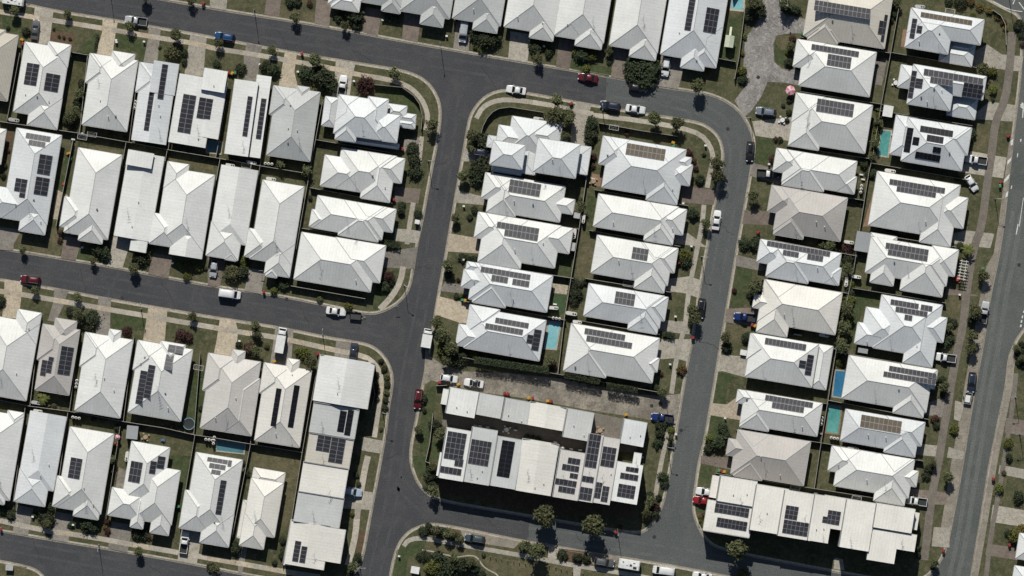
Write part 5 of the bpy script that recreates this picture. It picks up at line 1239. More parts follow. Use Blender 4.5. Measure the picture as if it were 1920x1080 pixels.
def vehicle(kind, col, tok, head, label, roofc=None, z=None):
    p = W(px(tok)); z = 0.016 if z is None else z
    root = empty({'sedan': 'car', 'hatch': 'car', 'suv': 'car', 'ute': 'ute', 'van': 'van', 'truck': 'truck', 'caravan': 'caravan', 'trailer': 'trailer'}[kind], (p.x, p.y, z), -R(head))
    tag(root, label, {'sedan': 'car', 'hatch': 'car', 'suv': 'car', 'ute': 'pickup', 'van': 'van', 'truck': 'truck', 'caravan': 'caravan', 'trailer': 'trailer'}[kind], 'parked vehicles')
    pm = MATS['paint_' + col]; rp = MATS['paint_' + roofc] if roofc else None
    if kind in ('sedan', 'hatch', 'suv', 'ute', 'van'):
        L, w, zh, zr = {'sedan': (4.7, .90, .90, 1.44), 'hatch': (4.2, .88, .92, 1.50), 'suv': (4.75, .95, 1.02, 1.72), 'ute': (5.25, .93, 1.04, 1.78), 'van': (5.2, .98, 1.15, 1.98)}[kind]
        bm = MB(); h = L / 2
        st = [(-h, ring(w * .80, zh - .26, zh - .22)), (-h + .12, ring(w * .93, zh - .10, zh - .05)), (-h * .72, ring(w * .985, zh - .02, zh + .04)), (-h * .2, ring(w, zh, zh + .05)), (h * .3, ring(w, zh, zh + .06)),
              (h * .62, ring(w * .98, zh - .09, zh - .01)), (h * .84, ring(w * .93, zh - .19, zh - .1)), (h - .10, ring(w * .80, zh - .34, zh - .28)), (h, ring(w * .62, zh - .46, zh - .42))]
        if kind == 'van': st = [(-h, ring(w * .96, zh - .02, zh + .02)), (-h + .1, ring(w, zh, zh + .04)), (h * .55, ring(w, zh, zh + .04)), (h * .82, ring(w * .95, zh - .22, zh - .14)), (h - .08, ring(w * .85, zh - .42, zh - .35)), (h, ring(w * .7, zh - .55, zh - .5))]
        if kind == 'ute':
            sect(bm, [s for s in st if s[0] > -h * .25 - .01])
            # open tray: floor, three sides
            x0, x1 = -h, -h * .2
            bm.box(x0, x1, -w * .97, w * .97, .3, .58)
            for y0, y1 in ((-w, -w + .09), (w - .09, w)): bm.box(x0, x1, y0, y1, .4, zh + .02)
            bm.box(x0, x0 + .09, -w + .09, w - .09, .5, zh + .02)
            link('tray_liner', (lambda m_: (m_.box(x0 + .1, x1 - .02, -w + .1, w - .1, .585, .61), m_.mesh('tray_liner', MATS['plastic_dark']))[1])(MB()), root)
            cabin(root, bm, -h * .22, h * .40, -h * .16, h * .16, w * .93, w * .74, zh, zr, pm, rp)
        else:
            sect(bm, st)
            g = {'sedan': (-.66, .42, -.38, .10), 'hatch': (-.93, .44, -.70, .12), 'suv': (-.96, .44, -.80, .14), 'van': (-.985, .66, -.96, .40)}[kind]
            cabin(root, bm, g[0] * h, g[1] * h, g[2] * h, g[3] * h, w * .93, w * (.74 if kind != 'van' else .86), zh, zr, pm, rp)
            if kind == 'suv':
                for s in (-1, 1): link('roof_rail', (lambda m_: (m_.bar((g[2] * h, s * w * .66, zr + .1), (g[3] * h - .1, s * w * .66, zr + .1), .03, 5), m_.mesh('roof_rail', MATS['metal_grey']))[1])(MB()), root)
        link('body', bm.mesh('body', pm), root)
        mirror_lamps(root, L, w, pm, h * .30, zh - .28)
        for sx in (h * .60, -h * .58):
            for sy in (w - .12, -w + .12): wheel(root, sx, sy, 1.12 if kind in ('ute', 'suv', 'van') else 1.0)
    elif kind == 'truck':
        bm = MB(); L = 6.0; h = L / 2; w = 1.0
        sect(bm, [(h - 1.6, ring(w, 1.2, 1.25)), (h - .5, ring(w, 1.2, 1.25)), (h - .08, ring(w * .93, .95, 1.0)), (h, ring(w * .85, .7, .75))])
        cabin(root, bm, h - 1.6, h - .2, h - 1.55, h - .75, w * .95, w * .82, 1.2, 2.0, pm)
        link('body', bm.mesh('body', pm), root)
        mb = MB(); mb.box(-h, h - 1.75, -1.08, 1.08, .85, 2.75); bx = link('cargo_box', mb.mesh('cargo_box', MATS['white_paint']), root)
        mb = MB()
        for y in (-1.06, 1.06): mb.bar((-h, y, 2.77), (h - 1.75, y, 2.77), .035, 5)
        for x in (-h + .02, h - 1.77): mb.bar((x, -1.06, 2.77), (x, 1.06, 2.77), .035, 5)
        link('edge_trim', mb.mesh('edge_trim', MATS['metal_grey']), bx)
        mb = MB(); mb.box(-h, h - 1.4, -.4, .4, .5, .84); link('chassis', mb.mesh('chassis', MATS['metal_dark']), root)
        mirror_lamps(root, L, w, MATS['plastic_dark'], h - .9, .7)
        for sx in (h - .9, -h + 1.3):
            for sy in (.86, -.86): wheel(root, sx, sy, 1.15)
    elif kind == 'caravan':
        L, w = 5.0, 1.15; h = L / 2; mb = MB()
        pr = [(-w, .45), (-w, 2.2), (-w * .9, 2.36), (0, 2.44), (w * .9, 2.36), (w, 2.2), (w, .45)]
        def sc(f, dz): return [(y * f, zz if zz < 1 else zz - dz) for y, zz in pr]
        sect(mb, [(-h, sc(.97, .3)), (-h + .25, sc(1, 0)), (h - .35, sc(1, 0)), (h, sc(.97, .45))])
        link('body', mb.mesh('body', MATS['white_paint']), root)
        for x, y, a, b, mt in ((.5, 0, .42, .42, 'lens'), (-.35, .05, .5, .4, 'plastic_dark'), (-1.35, .5, .8, .45, 'plastic_dark'), (-1.1, -.55, .5, .12, 'metal_grey'), (1.5, -.5, .3, .3, 'metal_grey')):
            mb = MB(); mb.box(x - a / 2, x + a / 2, y - b / 2, y + b / 2, 2.36, 2.56); link('roof_hatch', mb.mesh('roof_hatch', MATS[mt]), root)
        mb = MB(); mb.bar((h - .1, .7, .5), (h + 1.2, 0, .5), .05, 5); mb.bar((h - .1, -.7, .5), (h + 1.2, 0, .5), .05, 5); mb.bar((h + .7, -.28, .5), (h + .7, .28, .5), .04, 5); mb.bar((h + 1.2, 0, .05), (h + 1.2, 0, .7), .05, 6)
        link('drawbar', mb.mesh('drawbar', MATS['metal_dark']), root)
        for sy in (1.0, -1.0): wheel(root, -.3, sy, 1.0)
    else:
        L, w = 2.6, .85; h = L / 2; mb = MB()
        mb.box(-h, h, -w, w, .45, .52); link('floor', mb.mesh('floor', MATS['metal_dark']), root)
        mb = MB(); mb.box(-h, h, -w, -w + .05, .52, .95); mb.box(-h, h, w - .05, w, .52, .95); mb.box(-h, -h + .05, -w + .05, w - .05, .52, .95); mb.box(h - .05, h, -w + .05, w - .05, .52, .95)
        link('side_panel', mb.mesh('side_panel', pm), root)
        mb = MB(); mb.bar((h, .5, .45), (h + 1.1, 0, .45), .04, 5); mb.bar((h, -.5, .45), (h + 1.1, 0, .45), .04, 5); link('drawbar', mb.mesh('drawbar', MATS['metal_grey']), root)
        if col == 'white': mb = MB(); mb.box(-h + .3, h - .6, -w + .2, w - .2, .53, 1.05, top=(-h + .4, h - .7, -w + .3, w - .3)); link('load', mb.mesh('load', MATS['white_paint']), root)
        for sy in (w + .13, -w - .13): wheel(root, 0, sy, .9)
    if tok == 'p:801,634': root.scale = (.74, 1.1, 1)
    return root
GD = GZ + .04
for v in [
 ('ute', 'silver', '00:1225,187', 188, 'silver tray pickup parked half on the grass verge'),
 ('sedan', 'grey', '00:320,268', -84, 'dark grey car beside the pale driveway of the paired array house', None, GD),
 ('caravan', 'white', '00:125,5', 9, 'white caravan parked at the kerb near the tiled roof house'),
 ('suv', 'blue', '01:102,332', 189, 'blue car parked at the kerb under a street tree'),
 ('ute', 'white', '01:1162,775', -82, 'white pickup parked on the drive of the corner house', None, GD),
 ('van', 'silver', '02:332,285', 98, 'silver van nosed against its garage', None, GD),
 ('sedan', 'red', '02:1450,700', 189, 'dark red car under the shade of a roadside tree'),
 ('sedan', 'white', '02:805,810', 189, 'white sedan parked beside the curved corner fence'),
 ('suv', 'navy', '02:1650,950', 189, 'navy car parked in front of the white sedan pair'),
 ('sedan', 'white', '02:1880,982', 9, 'white sedan parked behind the navy car'),
 ('hatch', 'black', '02:1900,795', 9, 'black car in the shadow of the tall dark tree'),
 ('suv', 'white', '03:232,600', 98, 'white car on the drive below the cubby house yard house', None, GD),
 ('suv', 'steel', '03:1130,1005', 187, 'steel blue car on the grass near the pink umbrella', None, GD),
 ('suv', 'navy', '12:512,415', 5, 'navy car tucked under the trees by the twin tower house', None, GD),
 ('suv', 'black', '13:990,405', 94, 'black car parked on the bend of the loop street'),
 ('ute', 'black', '13:1150,605', 5, 'black pickup with white cab roof nosed into a garage', 'white', GD),
 ('sedan', 'white', '13:688,1022', -82, 'white sedan parked on the loop street verge'),
 ('ute', 'white', '14:1485,478', 189, 'white pickup with black tray on a wide drive', None, GD),
 ('hatch', 'white', '14:1446,690', 58, 'white hatchback parked askew on the front lawn', None, GD),
 ('suv', 'red', '20:275,502', 187, 'dark red car parked across the tan driveway'),
 ('hatch', 'silver', '21:5,402', 98, 'silver hatchback on a brown drive', None, GD),
 ('van', 'white', '21:150,630', 8, 'long white van parked at the kerb of the middle street'),
 ('sedan', 'white', '21:1105,785', 8, 'white sedan parked in front of the trailer'),
 ('trailer', 'black', '21:1280,828', 6, 'small black box trailer parked behind a white sedan'),
 ('truck', 'white', 'p:527,638', -80, 'white box truck parked nose to the street on a drive', None, GD),
 ('truck', 'white', 'p:801,634', -80, 'white box truck parked on the street near leafy trees'),
 ('sedan', 'navy', '31:1262,105', 97, 'navy car on the drive of the corner townhouse', None, GD),
 ('suv', 'red', '31:1845,520', 97, 'dark red car with black bonnet at the kerb', 'red'),
 ('hatch', 'white', '32:202,332', 9, 'white hatchback parked on the weathered lane', None, GD),
 ('sedan', 'white', '32:424,376', 189, 'white car with black roof parked on the lane', 'black', GD),
 ('suv', 'black', '23:548,760', 98, 'black car glinting under a street tree'),
 ('ute', 'royal', '23:940,838', 187, 'royal blue pickup reversed up to a garage', None, GD),
 ('ute', 'silver', '24:1560,795', -80, 'silver pickup parked beside the roadside garden'),
 ('ute', 'royal', '33:198,686', 188, 'royal blue pickup with a loaded tray on the lane', None, GD),
 ('ute', 'white', '34:1205,145', 188, 'white pickup with pale grey tray across the roadside path', None, GD),
 ('suv', 'navy', '34:1447,368', 97, 'dark blue car parked on the roadside strip ahead of a trailer', None, GD),
 ('trailer', 'white', '34:1412,512', -80, 'white trailer loaded with boxes behind a dark car', None, GD),
 ('ute', 'white', '40:1662,775', -82, 'white pickup nosed up to the front of a house', None, GD),
 ('suv', 'skyblue', '41:1250,320', 9, 'pale blue car nosing out from beneath the townhouses', None, GD),
 ('suv', 'slate', '42:432,742', 189, 'slate blue car in the kerbside parking bay', None, GD),
 ('suv', 'grey', '42:1600,955', 9, 'dark grey car hitched ahead of the white caravan', None, GD),
 ('caravan', 'white', '42:1822,975', 189, 'white caravan with roof hatches beside the dark grey car', None, GD),
 ('van', 'white', '43:212,1030', 188, 'white van parked opposite the long white terrace', None, GD),
 ('sedan', 'white', '43:590,322', 188, 'white sedan half under the terrace eaves', None, GD),
 ('sedan', 'bright_red', '43:562,402', 190, 'bright red car beside the white sedan at the terrace', None, GD),
 ('sedan', 'white', '43:560,1082', 189, 'white sedan parked behind the white van'),
 ('ute', 'white', '44:945,405', 188, 'white pickup with tools in its tray beside the terrace', None, GD)]:
    vehicle(*v)

# ================================================================ STREET LAMPS
def lamp(tok, ax, ay, h=6.0):
    p = W(px(tok)); root = empty('street_lamp', (p.x, p.y, GZ)); d = Vector((ax, -ay, 0)).normalized()
    tag(root, 'slim grey street lamp beside the ' + near_house(p), 'street lamp', 'street lamps along the kerbs')
    mb = MB(); mb.lathe([(.16, 0), (.16, .5), (.10, .55)], 8); link('lamp_base', mb.mesh('lamp_base', MATS['metal_grey']), root)
    mb = MB(); mb.bar((0, 0, .3), (0, 0, h), .085, 7, .055); link('pole', mb.mesh('pole', MATS['metal_grey']), root)
    e = d * 1.1; mb = MB(); mb.bar((0, 0, h - .05), (e.x, e.y, h + .12), .04, 6); link('arm', mb.mesh('arm', MATS['metal_grey']), root)
    mb = MB(); mb.box(-.15, .42, -.13, .13, -.06, .07, top=(-.1, .36, -.09, .09)); link('lamp_head', mb.mesh('lamp_head', MATS['metal_grey']), root, (e.x, e.y, h + .12), math.atan2(d.y, d.x))
for t, ax, ay in (('p:206,-20', .1, 1), ('01:370,90', .1, 1), ('02:122,388', .1, 1), ('12:15,490', 1, .1), ('02:1583,992', -.1, -1), ('20:1272,765', .1, -1), ('21:1720,550', 1, .6), ('31:985,-60', .1, -1), ('31:1527,640', 1, .2), ('23:553,295', 1, .1),
                  ('33:228,500', 1, .1), ('p:1252,838', 1, .1), ('42:80,668', .1, -1), ('42:1715,655', .1, 1), ('40:890,797', .1, 1), ('14:1660,830', 1, .1), ('34:1840,500', -1, 0), ('04:1785,-30', .3, 1), ('13:992,100', -1, .2), ('03:1250,-30', .1, 1), ('03:1315,10', .1, 1), ('34:1880,830', -1, 0), ('41:1320,1000', 1, 0)):
    lamp(t, ax, ay)
def sign(tok, label):
    p = W(px(tok)); root = empty('street_sign', (p.x, p.y, GZ)); tag(root, label, 'street sign', 'street name signs')
    mb = MB(); mb.bar((0, 0, 0), (0, 0, 2.6), .03, 6); link('post', mb.mesh('post', MATS['metal_grey']), root)
    mb = MB(); mb.box(-.5, .5, -.015, .015, 2.3, 2.5); link('sign_blade', mb.mesh('sign_blade', MATS['white_paint']), root)
sign('21:1648,738', 'slim street sign post on the corner kerb near the trailer'); sign('21:432,420', 'thin sign post on a grey driveway opposite the white van')

# ================================================================ BINS, LETTERBOXES, TANKS, YARD THINGS
plain('bin_body', (0.02, 0.045, 0.03), 0.6); plain('lid_red', (0.27, 0.03, 0.028), 0.5); plain('lid_yellow', (0.5, 0.29, 0.035), 0.5); plain('lid_green', (0.07, 0.22, 0.10), 0.5)
BB = MB(); BB.box(-.24, .24, -.29, .29, .08, .98, top=(-.29, .29, -.36, .36)); BBM = BB.mesh('bin_body', MATS['bin_body'])
LID = {}
for c_ in ('red', 'yellow', 'green'):
    mb = MB(); mb.box(-.31, .31, -.40, .40, .985, 1.03, top=(-.28, .28, -.33, .37)); mb.box(-.27, .27, -.30, .32, 1.03, 1.08, top=(-.22, .22, -.22, .26)); LID[c_] = mb.mesh('lid', MATS['lid_' + c_])
BW = MB(); BW.bar((-.05, 0, 0), (.05, 0, 0), .11, 10); BWM = BW.mesh('wheel', MATS['rubber'])
for it in '''00:1830,32r 01:798,482r 01:142,655r 01:170,660y 01:197,655g 02:258,202r 02:1300,932r 03:1463,300g 03:1490,322r 03:1400,852y 03:1425,860r 13:298,325y 13:300,355g 14:1776,265r 14:1710,680r 14:1702,714g 11:1700,380r 11:1622,835r 21:455,610r 22:322,684g 22:346,690y
 23:1060,76r 23:355,304y 23:350,345r 23:474,1024r 23:1008,908r 23:1034,916y 24:1548,400g 31:942,112r 31:550,180y 31:420,260r 31:1388,288y 32:115,370r 32:285,386y 32:702,466r 32:730,472r 32:918,508y 32:955,512r 32:1090,536y 32:1118,538r 32:1792,660y 40:12,655r 40:1605,455g 42:1700,684r 43:710,130g 43:737,134r 43:756,140y 44:1640,206r 44:1193,850r 44:1786,800r 00:200,358y 00:205,395r'''.split():
    c_ = {'r': 'red', 'y': 'yellow', 'g': 'green'}[it[-1]]; p = W(px(it[:-1]))
    root = empty('wheelie_bin', (p.x, p.y, GD + .005), random.uniform(0, 6.28))
    tag(root, c_ + ' lidded wheelie bin beside the ' + near_house(p), 'bin', 'wheelie bins')
    link('bin_body', BBM, root); link('lid', LID[c_], root)
    for sx in (-.26, .26): link('wheel', BWM, root, (sx, -.3, .11))
LB = MB(); LB.box(-.22, .22, -.16, .16, .55, .95, top=(-.22, .22, -.16, .16)); LBM = LB.mesh('box', MATS['white_paint'])
LP = MB(); LP.box(-.16, .16, -.12, .12, 0, .55); LPM = LP.mesh('pillar', MATS['wall_pale'])
LR = MB(); LR.box(-.27, .27, -.2, .2, .95, 1.0); LRM = LR.mesh('cap', MATS['white_paint'])
for it in '00:1047,362 00:1298,375 01:420,580 01:762,646 01:1266,730 01:1525,180 20:1557,352 20:742,212 23:462,200 33:270,206 33:322,835 13:588,350 13:1160,518 13:388,870 23:318,832 24:1338,636 02:1056,418 02:180,325 40:296,545 40:660,618 22:330,320 21:236,1052 41:1672,900 00:1050,380 12:334,895 33:765,690 43:20,10'.split():
    p = W(px(it)); root = empty('letterbox', (p.x, p.y, GZ), R(-9)); tag(root, 'small white letterbox in front of the ' + near_house(p), 'letterbox', 'letterboxes')
    link('box', LBM, root); link('pillar', LPM, root); link('cap', LRM, root)
# rainwater tanks: slimline (stadium plan) and banks of three round ones
def slim_mesh(mat):
    mb = MB(); a, r, n = .75, .36, 8
    def out(k, z): return [(a + r * k * math.cos(-math.pi / 2 + math.pi * i / n), r * k * math.sin(-math.pi / 2 + math.pi * i / n), z) for i in range(n + 1)] + [(-a + r * k * math.cos(math.pi / 2 + math.pi * i / n), r * k * math.sin(math.pi / 2 + math.pi * i / n), z) for i in range(n + 1)]
    lv = [out(1, 0), out(1, 1.75), out(.9, 1.84)]; m_ = len(lv[0])
    for p, q in zip(lv, lv[1:]):
        for i in range(m_): mb.face([p[i], p[(i + 1) % m_], q[(i + 1) % m_], q[i]])
    mb.face(lv[-1]); return mb.mesh('tank_body', MATS[mat])
SLIM = {'w': slim_mesh('tank_white'), 'g': slim_mesh('tank_grey')}
IN = MB(); IN.lathe([(.17, 0), (.17, .07), (.12, .075), (.01, .06)], 10); INM = IN.mesh('inlet', MATS['plastic_dark'])
RT = MB(); RT.lathe([(.36, 0), (.36, 1.55), (.30, 1.66), (.19, 1.70)], 16); RTM = RT.mesh('tank_body', MATS['tank_white'])
def slim(tok, head, c='w', k=1.0):
    p = W(px(tok)); root = empty('water_tank', (p.x, p.y, GZ), -R(head)); root.scale = (k, k, 1)
    tag(root, ('white' if c == 'w' else 'grey') + ' slimline rainwater tank beside the ' + near_house(p), 'water tank', 'slimline rainwater tanks')
    link('tank_body', SLIM[c], root)
    for x in (.35, .78): link('inlet', INM, root, (x, 0, 1.83))
for t, h, c, k in (('11:155,527', 9, 'w', 1), ('11:350,505', 9, 'w', 1), ('11:522,652', 9, 'w', 1.1), ('10:130,122', 9, 'g', 1.2), ('22:1330,88', 98, 'w', 1.1), ('22:1140,755', 5, 'w', 1.1), ('22:1302,806', 9, 'w', 1.25), ('22:1355,882', 9, 'w', 1), ('23:1878,165', 9, 'w', 1.1), ('23:1655,1000', 9, 'w', 1.1), ('24:405,475', 9, 'w', 1.1), ('30:345,627', 9, 'w', 1), ('30:330,552', 9, 'g', 1.1), ('30:1145,1035', 98, 'w', 1.1),
                   ('12:1412,1010', 98, 'w', 1), ('14:712,580', 9, 'w', 1.2), ('34:378,962', 9, 'w', 1.2), ('12:1005,112', 9, 'w', 1.1), ('24:318,520', 98, 'w', 1.1), ('04:980,62', 5, 'g', 1.1), ('14:600,640', 98, 'w', .9)):
    slim(t, h, c, k)
def trio(tok, head, n=3):
    p = W(px(tok)); root = empty('water_tank', (p.x, p.y, GZ), -R(head))
    tag(root, 'three white round water tanks beside the ' + near_house(p), 'water tank', 'banks of round water tanks')
    for i in range(n):
        x = (i - (n - 1) / 2) * .76
        b = link('tank_body', RTM, root, (x, 0, 0)); link('inlet', INM, b, (0, 0, 1.68))
for t, h in (('11:500,515', 6), ('30:692,382', 98), ('30:688,686', 8), ('30:1885,885', 8), ('22:1168,850', 8), ('14:452,742', 98), ('34:95,715', 98), ('34:212,872', 8), ('31:408,790', 98), ('00:1218,945', 98), ('30:1845,690', 98), ('22:1328,85', 98), ('31:8,890', 98)):
    trio(t, h)
def pool(s, mat, label, cop=.35, copm='pale_drive'):
    ps = [W(p) for p in pts(s)]
    a = sum(ps[i].x * ps[(i + 1) % 4].y - ps[(i + 1) % 4].x * ps[i].y for i in range(4))
    if a < 0: ps.reverse()
    c = sum(ps, Vector()) / 4; root = empty('swimming_pool', (c.x, c.y, GZ)); tag(root, label, 'swimming pool', 'backyard swimming pools')
    q = [p - c for p in ps]
    def grow(e): return [p + Vector((math.copysign(e, p.x), math.copysign(e, p.y), 0)) for p in q]
    mb = MB(); o, i_ = grow(cop), grow(0)
    for k in range(4):
        j = (k + 1) % 4
        mb.face([(o[k].x, o[k].y, .06), (o[j].x, o[j].y, .06), (i_[j].x, i_[j].y, .06), (i_[k].x, i_[k].y, .06)])
        mb.face([(o[k].x, o[k].y, 0), (o[j].x, o[j].y, 0), (o[j].x, o[j].y, .06), (o[k].x, o[k].y, .06)])
        mb.face([(i_[j].x, i_[j].y, .0), (i_[k].x, i_[k].y, .0), (i_[k].x, i_[k].y, .06), (i_[j].x, i_[j].y, .06)])
    link('coping', mb.mesh('coping', MATS[copm]), root)
    mb = MB(); mb.face([(p.x, p.y, .045) for p in grow(.01)]); link('water', mb.mesh('water', MATS[mat]), root)
pool('03:828,-80 935,-80 925,92 820,80', 'water_aqua', 'aqua pool beside the fenced cubby house yard', .4, 'tan_concrete')
pool('p:389,264 416,268 413,288 388,285', 'water_dark', 'shaded teal pool behind the flat white house', .3, 'tan_concrete')
pool('14:640,215 722,225 690,448 602,432', 'water_teal', 'green teal pool beside the hedge and frameless panel house')
pool('22:1100,880 1205,890 32:1158,68 1064,58', 'water_aqua', 'aqua pool beside the east facing solar pair')
pool('31:38,885 285,925 270,1008 28,980', 'water_dark', 'dark teal pool behind the pinkish pale house', .3)
pool('34:225,265 315,272 285,505 200,490', 'water_blue', 'bright blue pool between two white houses')
pool('34:165,570 275,590 245,832 140,815', 'water_teal', 'green pool with timber edge below the blue pool', .35, 'decking')
# trampolines
def tramp(tok, r, label):
    p = W(px(tok)); root = empty('trampoline', (p.x, p.y, GZ)); tag(root, label, 'trampoline', 'trampolines')
    mb = MB(); n = 20
    for i in range(n):
        a, b = 2 * math.pi * i / n, 2 * math.pi * (i + 1) / n
        mb.bar((r * math.cos(a), r * math.sin(a), .8), (r * math.cos(b), r * math.sin(b), .8), .09, 5)
    link('ring', mb.mesh('ring', MATS['ring_blue']), root)
    mb = MB(); mb.lathe([(r * .95, .77), (r * .5, .74), (.02, .73)], n); link('mat', mb.mesh('mat', MATS['plastic_dark']), root)
    for i in range(4):
        a = math.pi / 4 + i * math.pi / 2; mb = MB(); mb.bar((r * math.cos(a), r * math.sin(a), 0), (r * math.cos(a), r * math.sin(a), .8), .04, 5); link('leg', mb.mesh('leg', MATS['metal_grey']), root)
tramp('30:1702,742', 1.35, 'round trampoline with pale blue rim on the back lawn')
tramp('40:12,-40', .01, 'x') if False else None
def umbrella(tok, r, mat, label):
    p = W(px(tok)); root = empty('garden_umbrella', (p.x, p.y, GZ)); tag(root, label, 'umbrella', 'garden umbrellas')
    mb = MB(); mb.bar((0, 0, 0), (0, 0, 2.35), .03, 6); link('pole', mb.mesh('pole', MATS['white_paint']), root)
    mb = MB(); mb2 = MB(); n = 8
    for i in range(n):
        a, b = 2 * math.pi * i / n, 2 * math.pi * (i + 1) / n
        for k, m_ in ((0, mb if i % 2 else mb2),):
            m_.face([(r * math.cos(a), r * math.sin(a), 1.95), (r * math.cos(b), r * math.sin(b), 1.95), (r * .3 * math.cos(b), r * .3 * math.sin(b), 2.3), (r * .3 * math.cos(a), r * .3 * math.sin(a), 2.3)])
            mb2.face([(r * .3 * math.cos(a), r * .3 * math.sin(a), 2.3), (r * .3 * math.cos(b), r * .3 * math.sin(b), 2.3), (0, 0, 2.42)])
    link('canopy', mb.mesh('canopy', MATS[mat]), root); link('canopy_stripe', mb2.mesh('canopy_stripe', MATS['pink_pale']), root)
plain('pink_pale', (0.75, 0.52, 0.56), .8)
umbrella('03:1350,815', 1.15, 'pink_cloth', 'open pink and white umbrella on the front lawn'); umbrella('30:1062,862', .65, 'pink_cloth', 'faded pink umbrella beside red playthings in a side yard')
# sheds, cubby, pergola, carport, canopies
def shed(s, h, mat, label, name='shed', cat='shed', roofm=None, A=9.5, pit=.25, open_=False):
    a, b = pts(s); ca, sa = math.cos(R(A)), math.sin(R(A)); U = Vector((ca, -sa)); V = Vector((sa, ca)); wa, wb_ = W(a), W(b)
    c = (wa + wb_) / 2; d = wb_ - wa; hu = abs(d.x * U.x + d.y * U.y) / 2; hv = abs(d.x * V.x + d.y * V.y) / 2
    root = empty(name, (c.x, c.y, GZ), -R(A)); tag(root, label, cat)
    mb = MB(); t = .06
    mb.box(-hu, hu, -hv, hv, h, h + t); link('roof', mb.mesh('roof', MATS[roofm or mat]), root)
    mb = MB()
    for k in range(max(2, int(hu * 2 / .6))):
        x = -hu + .02 + (2 * hu - .04) * k / max(1, int(hu * 2 / .6) - 1) ; mb.bar((x, -hv, h + t), (x, hv, h + t), .025, 4)
    link('roof_rib', mb.mesh('roof_rib', MATS[roofm or mat]), root)
    if open_:
        for sx in (-1, 1):
            for sy in (-1, 1): mb = MB(); mb.box(sx * hu * .93 - .06, sx * hu * .93 + .06, sy * hv * .93 - .06, sy * hv * .93 + .06, 0, h); link('post', mb.mesh('post', MATS['metal_grey']), root)
    else:
        mb = MB(); e = .1; mb.box(-hu + e, hu - e, -hv + e, hv - e, 0, h - .002); link('wall', mb.mesh('wall', MATS[mat]), root)
    return root
shed('30:1150,752 1240,882', 2.3, 'roof_S', 'grey ribbed garden shed beside the corner fence', A=6)
shed('04:655,945 725,1060', 2.4, 'white_paint', 'narrow white garden shed between two back fences')
shed('24:412,62 520,260', 2.5, 'roof_S', 'dark grey patio canopy behind the pergola house', 'patio_canopy', 'canopy', None, 9.5, .2, True)
shed('12:1190,262 1265,322', 2.4, 'blue_cloth', 'small blue carport canopy by the twin tower house', 'carport', 'carport', None, 9.5, .2, True)
shed('34:425,55 505,112', 2.3, 'roof_S', 'dark grey lean-to patio roof under the stepped hips', 'patio_canopy', 'canopy', None, 9.5, .2, True)
shed('41:1785,985 1850,1060', 2.4, 'white_paint', 'pale electrical kiosk on a paved pad in the park corner', 'electrical_kiosk', 'kiosk')
shed('40:55,975 120,1030', 1.1, 'tank_grey', 'low grey utility cabinet on the corner verge', 'utility_cabinet', 'cabinet', None, 3)
shed('11:1818,1015 1855,1060', 1.5, 'white_paint', 'white kerbside cabinet beside a small street tree', 'utility_cabinet', 'cabinet')
shed('22:1300,165 1330,245', 2.0, 'tank_grey', 'narrow grey tool shed beside the stepped array house')
shed('12:1325,950 1375,1010', 2.1, 'tank_grey', 'pale grey garden shed by a back corner fence')
shed('23:1382,985 1455,1010', 1.0, 'tank_grey', 'grey outdoor bench box behind the plain white house')
shed('33:905,72 955,130', .8, 'white_paint', 'white folding table set beside a driveway')
def pergola(tok, A=9.5):
    p = W(px(tok)); root = empty('pergola', (p.x, p.y, GZ), -R(A)); tag(root, 'white slatted pergola over the entry path', 'pergola')
    for sx in (-.55, .55):
        for sy in (-2.1, 2.1): mb = MB(); mb.box(sx - .06, sx + .06, sy - .06, sy + .06, 0, 2.3); link('post', mb.mesh('post', MATS['white_paint']), root)
        mb = MB(); mb.box(sx - .05, sx + .05, -2.4, 2.4, 2.3, 2.44); link('beam', mb.mesh('beam', MATS['white_paint']), root)
    sl = MB(); sl.box(-1.0, 1.0, -.06, .06, 0, .12); sm = sl.mesh('slat', MATS['white_paint'])
    for k in range(7): link('slat', sm, root, (0, -2.1 + k * .7, 2.445))
pergola('24:1362,415')
def cubby():
    p = W(px('03:802,372')); root = empty('cubby_house', (p.x, p.y, GZ), R(-8)); tag(root, 'pale green raised cubby house with slide on the fenced lawn', 'cubby house')
    mb = MB(); mb.box(-.85, .85, -1.3, 1.1, 1.1, 2.3); link('wall', mb.mesh('wall', MATS['cub']), root)
    mb = MB(); mb.face([(-1.05, -1.5, 2.25), (0, -1.5, 2.75), (0, 1.3, 2.75), (-1.05, 1.3, 2.25)]); mb.face([(0, -1.5, 2.75), (1.05, -1.5, 2.25), (1.05, 1.3, 2.25), (0, 1.3, 2.75)]); link('roof', mb.mesh('roof', MATS['cub']), root)
    for sx in (-.75, .75):
        for sy in (-1.2, 1.0): mb = MB(); mb.box(sx - .06, sx + .06, sy - .06, sy + .06, 0, 1.1); link('post', mb.mesh('post', MATS['cub']), root)
    mb = MB(); mb.face([(-.25, 1.1, 1.15), (.25, 1.1, 1.15), (.25, 3.4, .25), (-.25, 3.4, .25)]); mb.box(-.32, -.25, 1.1, 1.2, 1.0, 1.4); mb.box(.25, .32, 1.1, 1.2, 1.0, 1.4); link('slide', mb.mesh('slide', MATS['cub']), root)
plain('cub', (0.55, 0.60, 0.46), .6)
cubby()
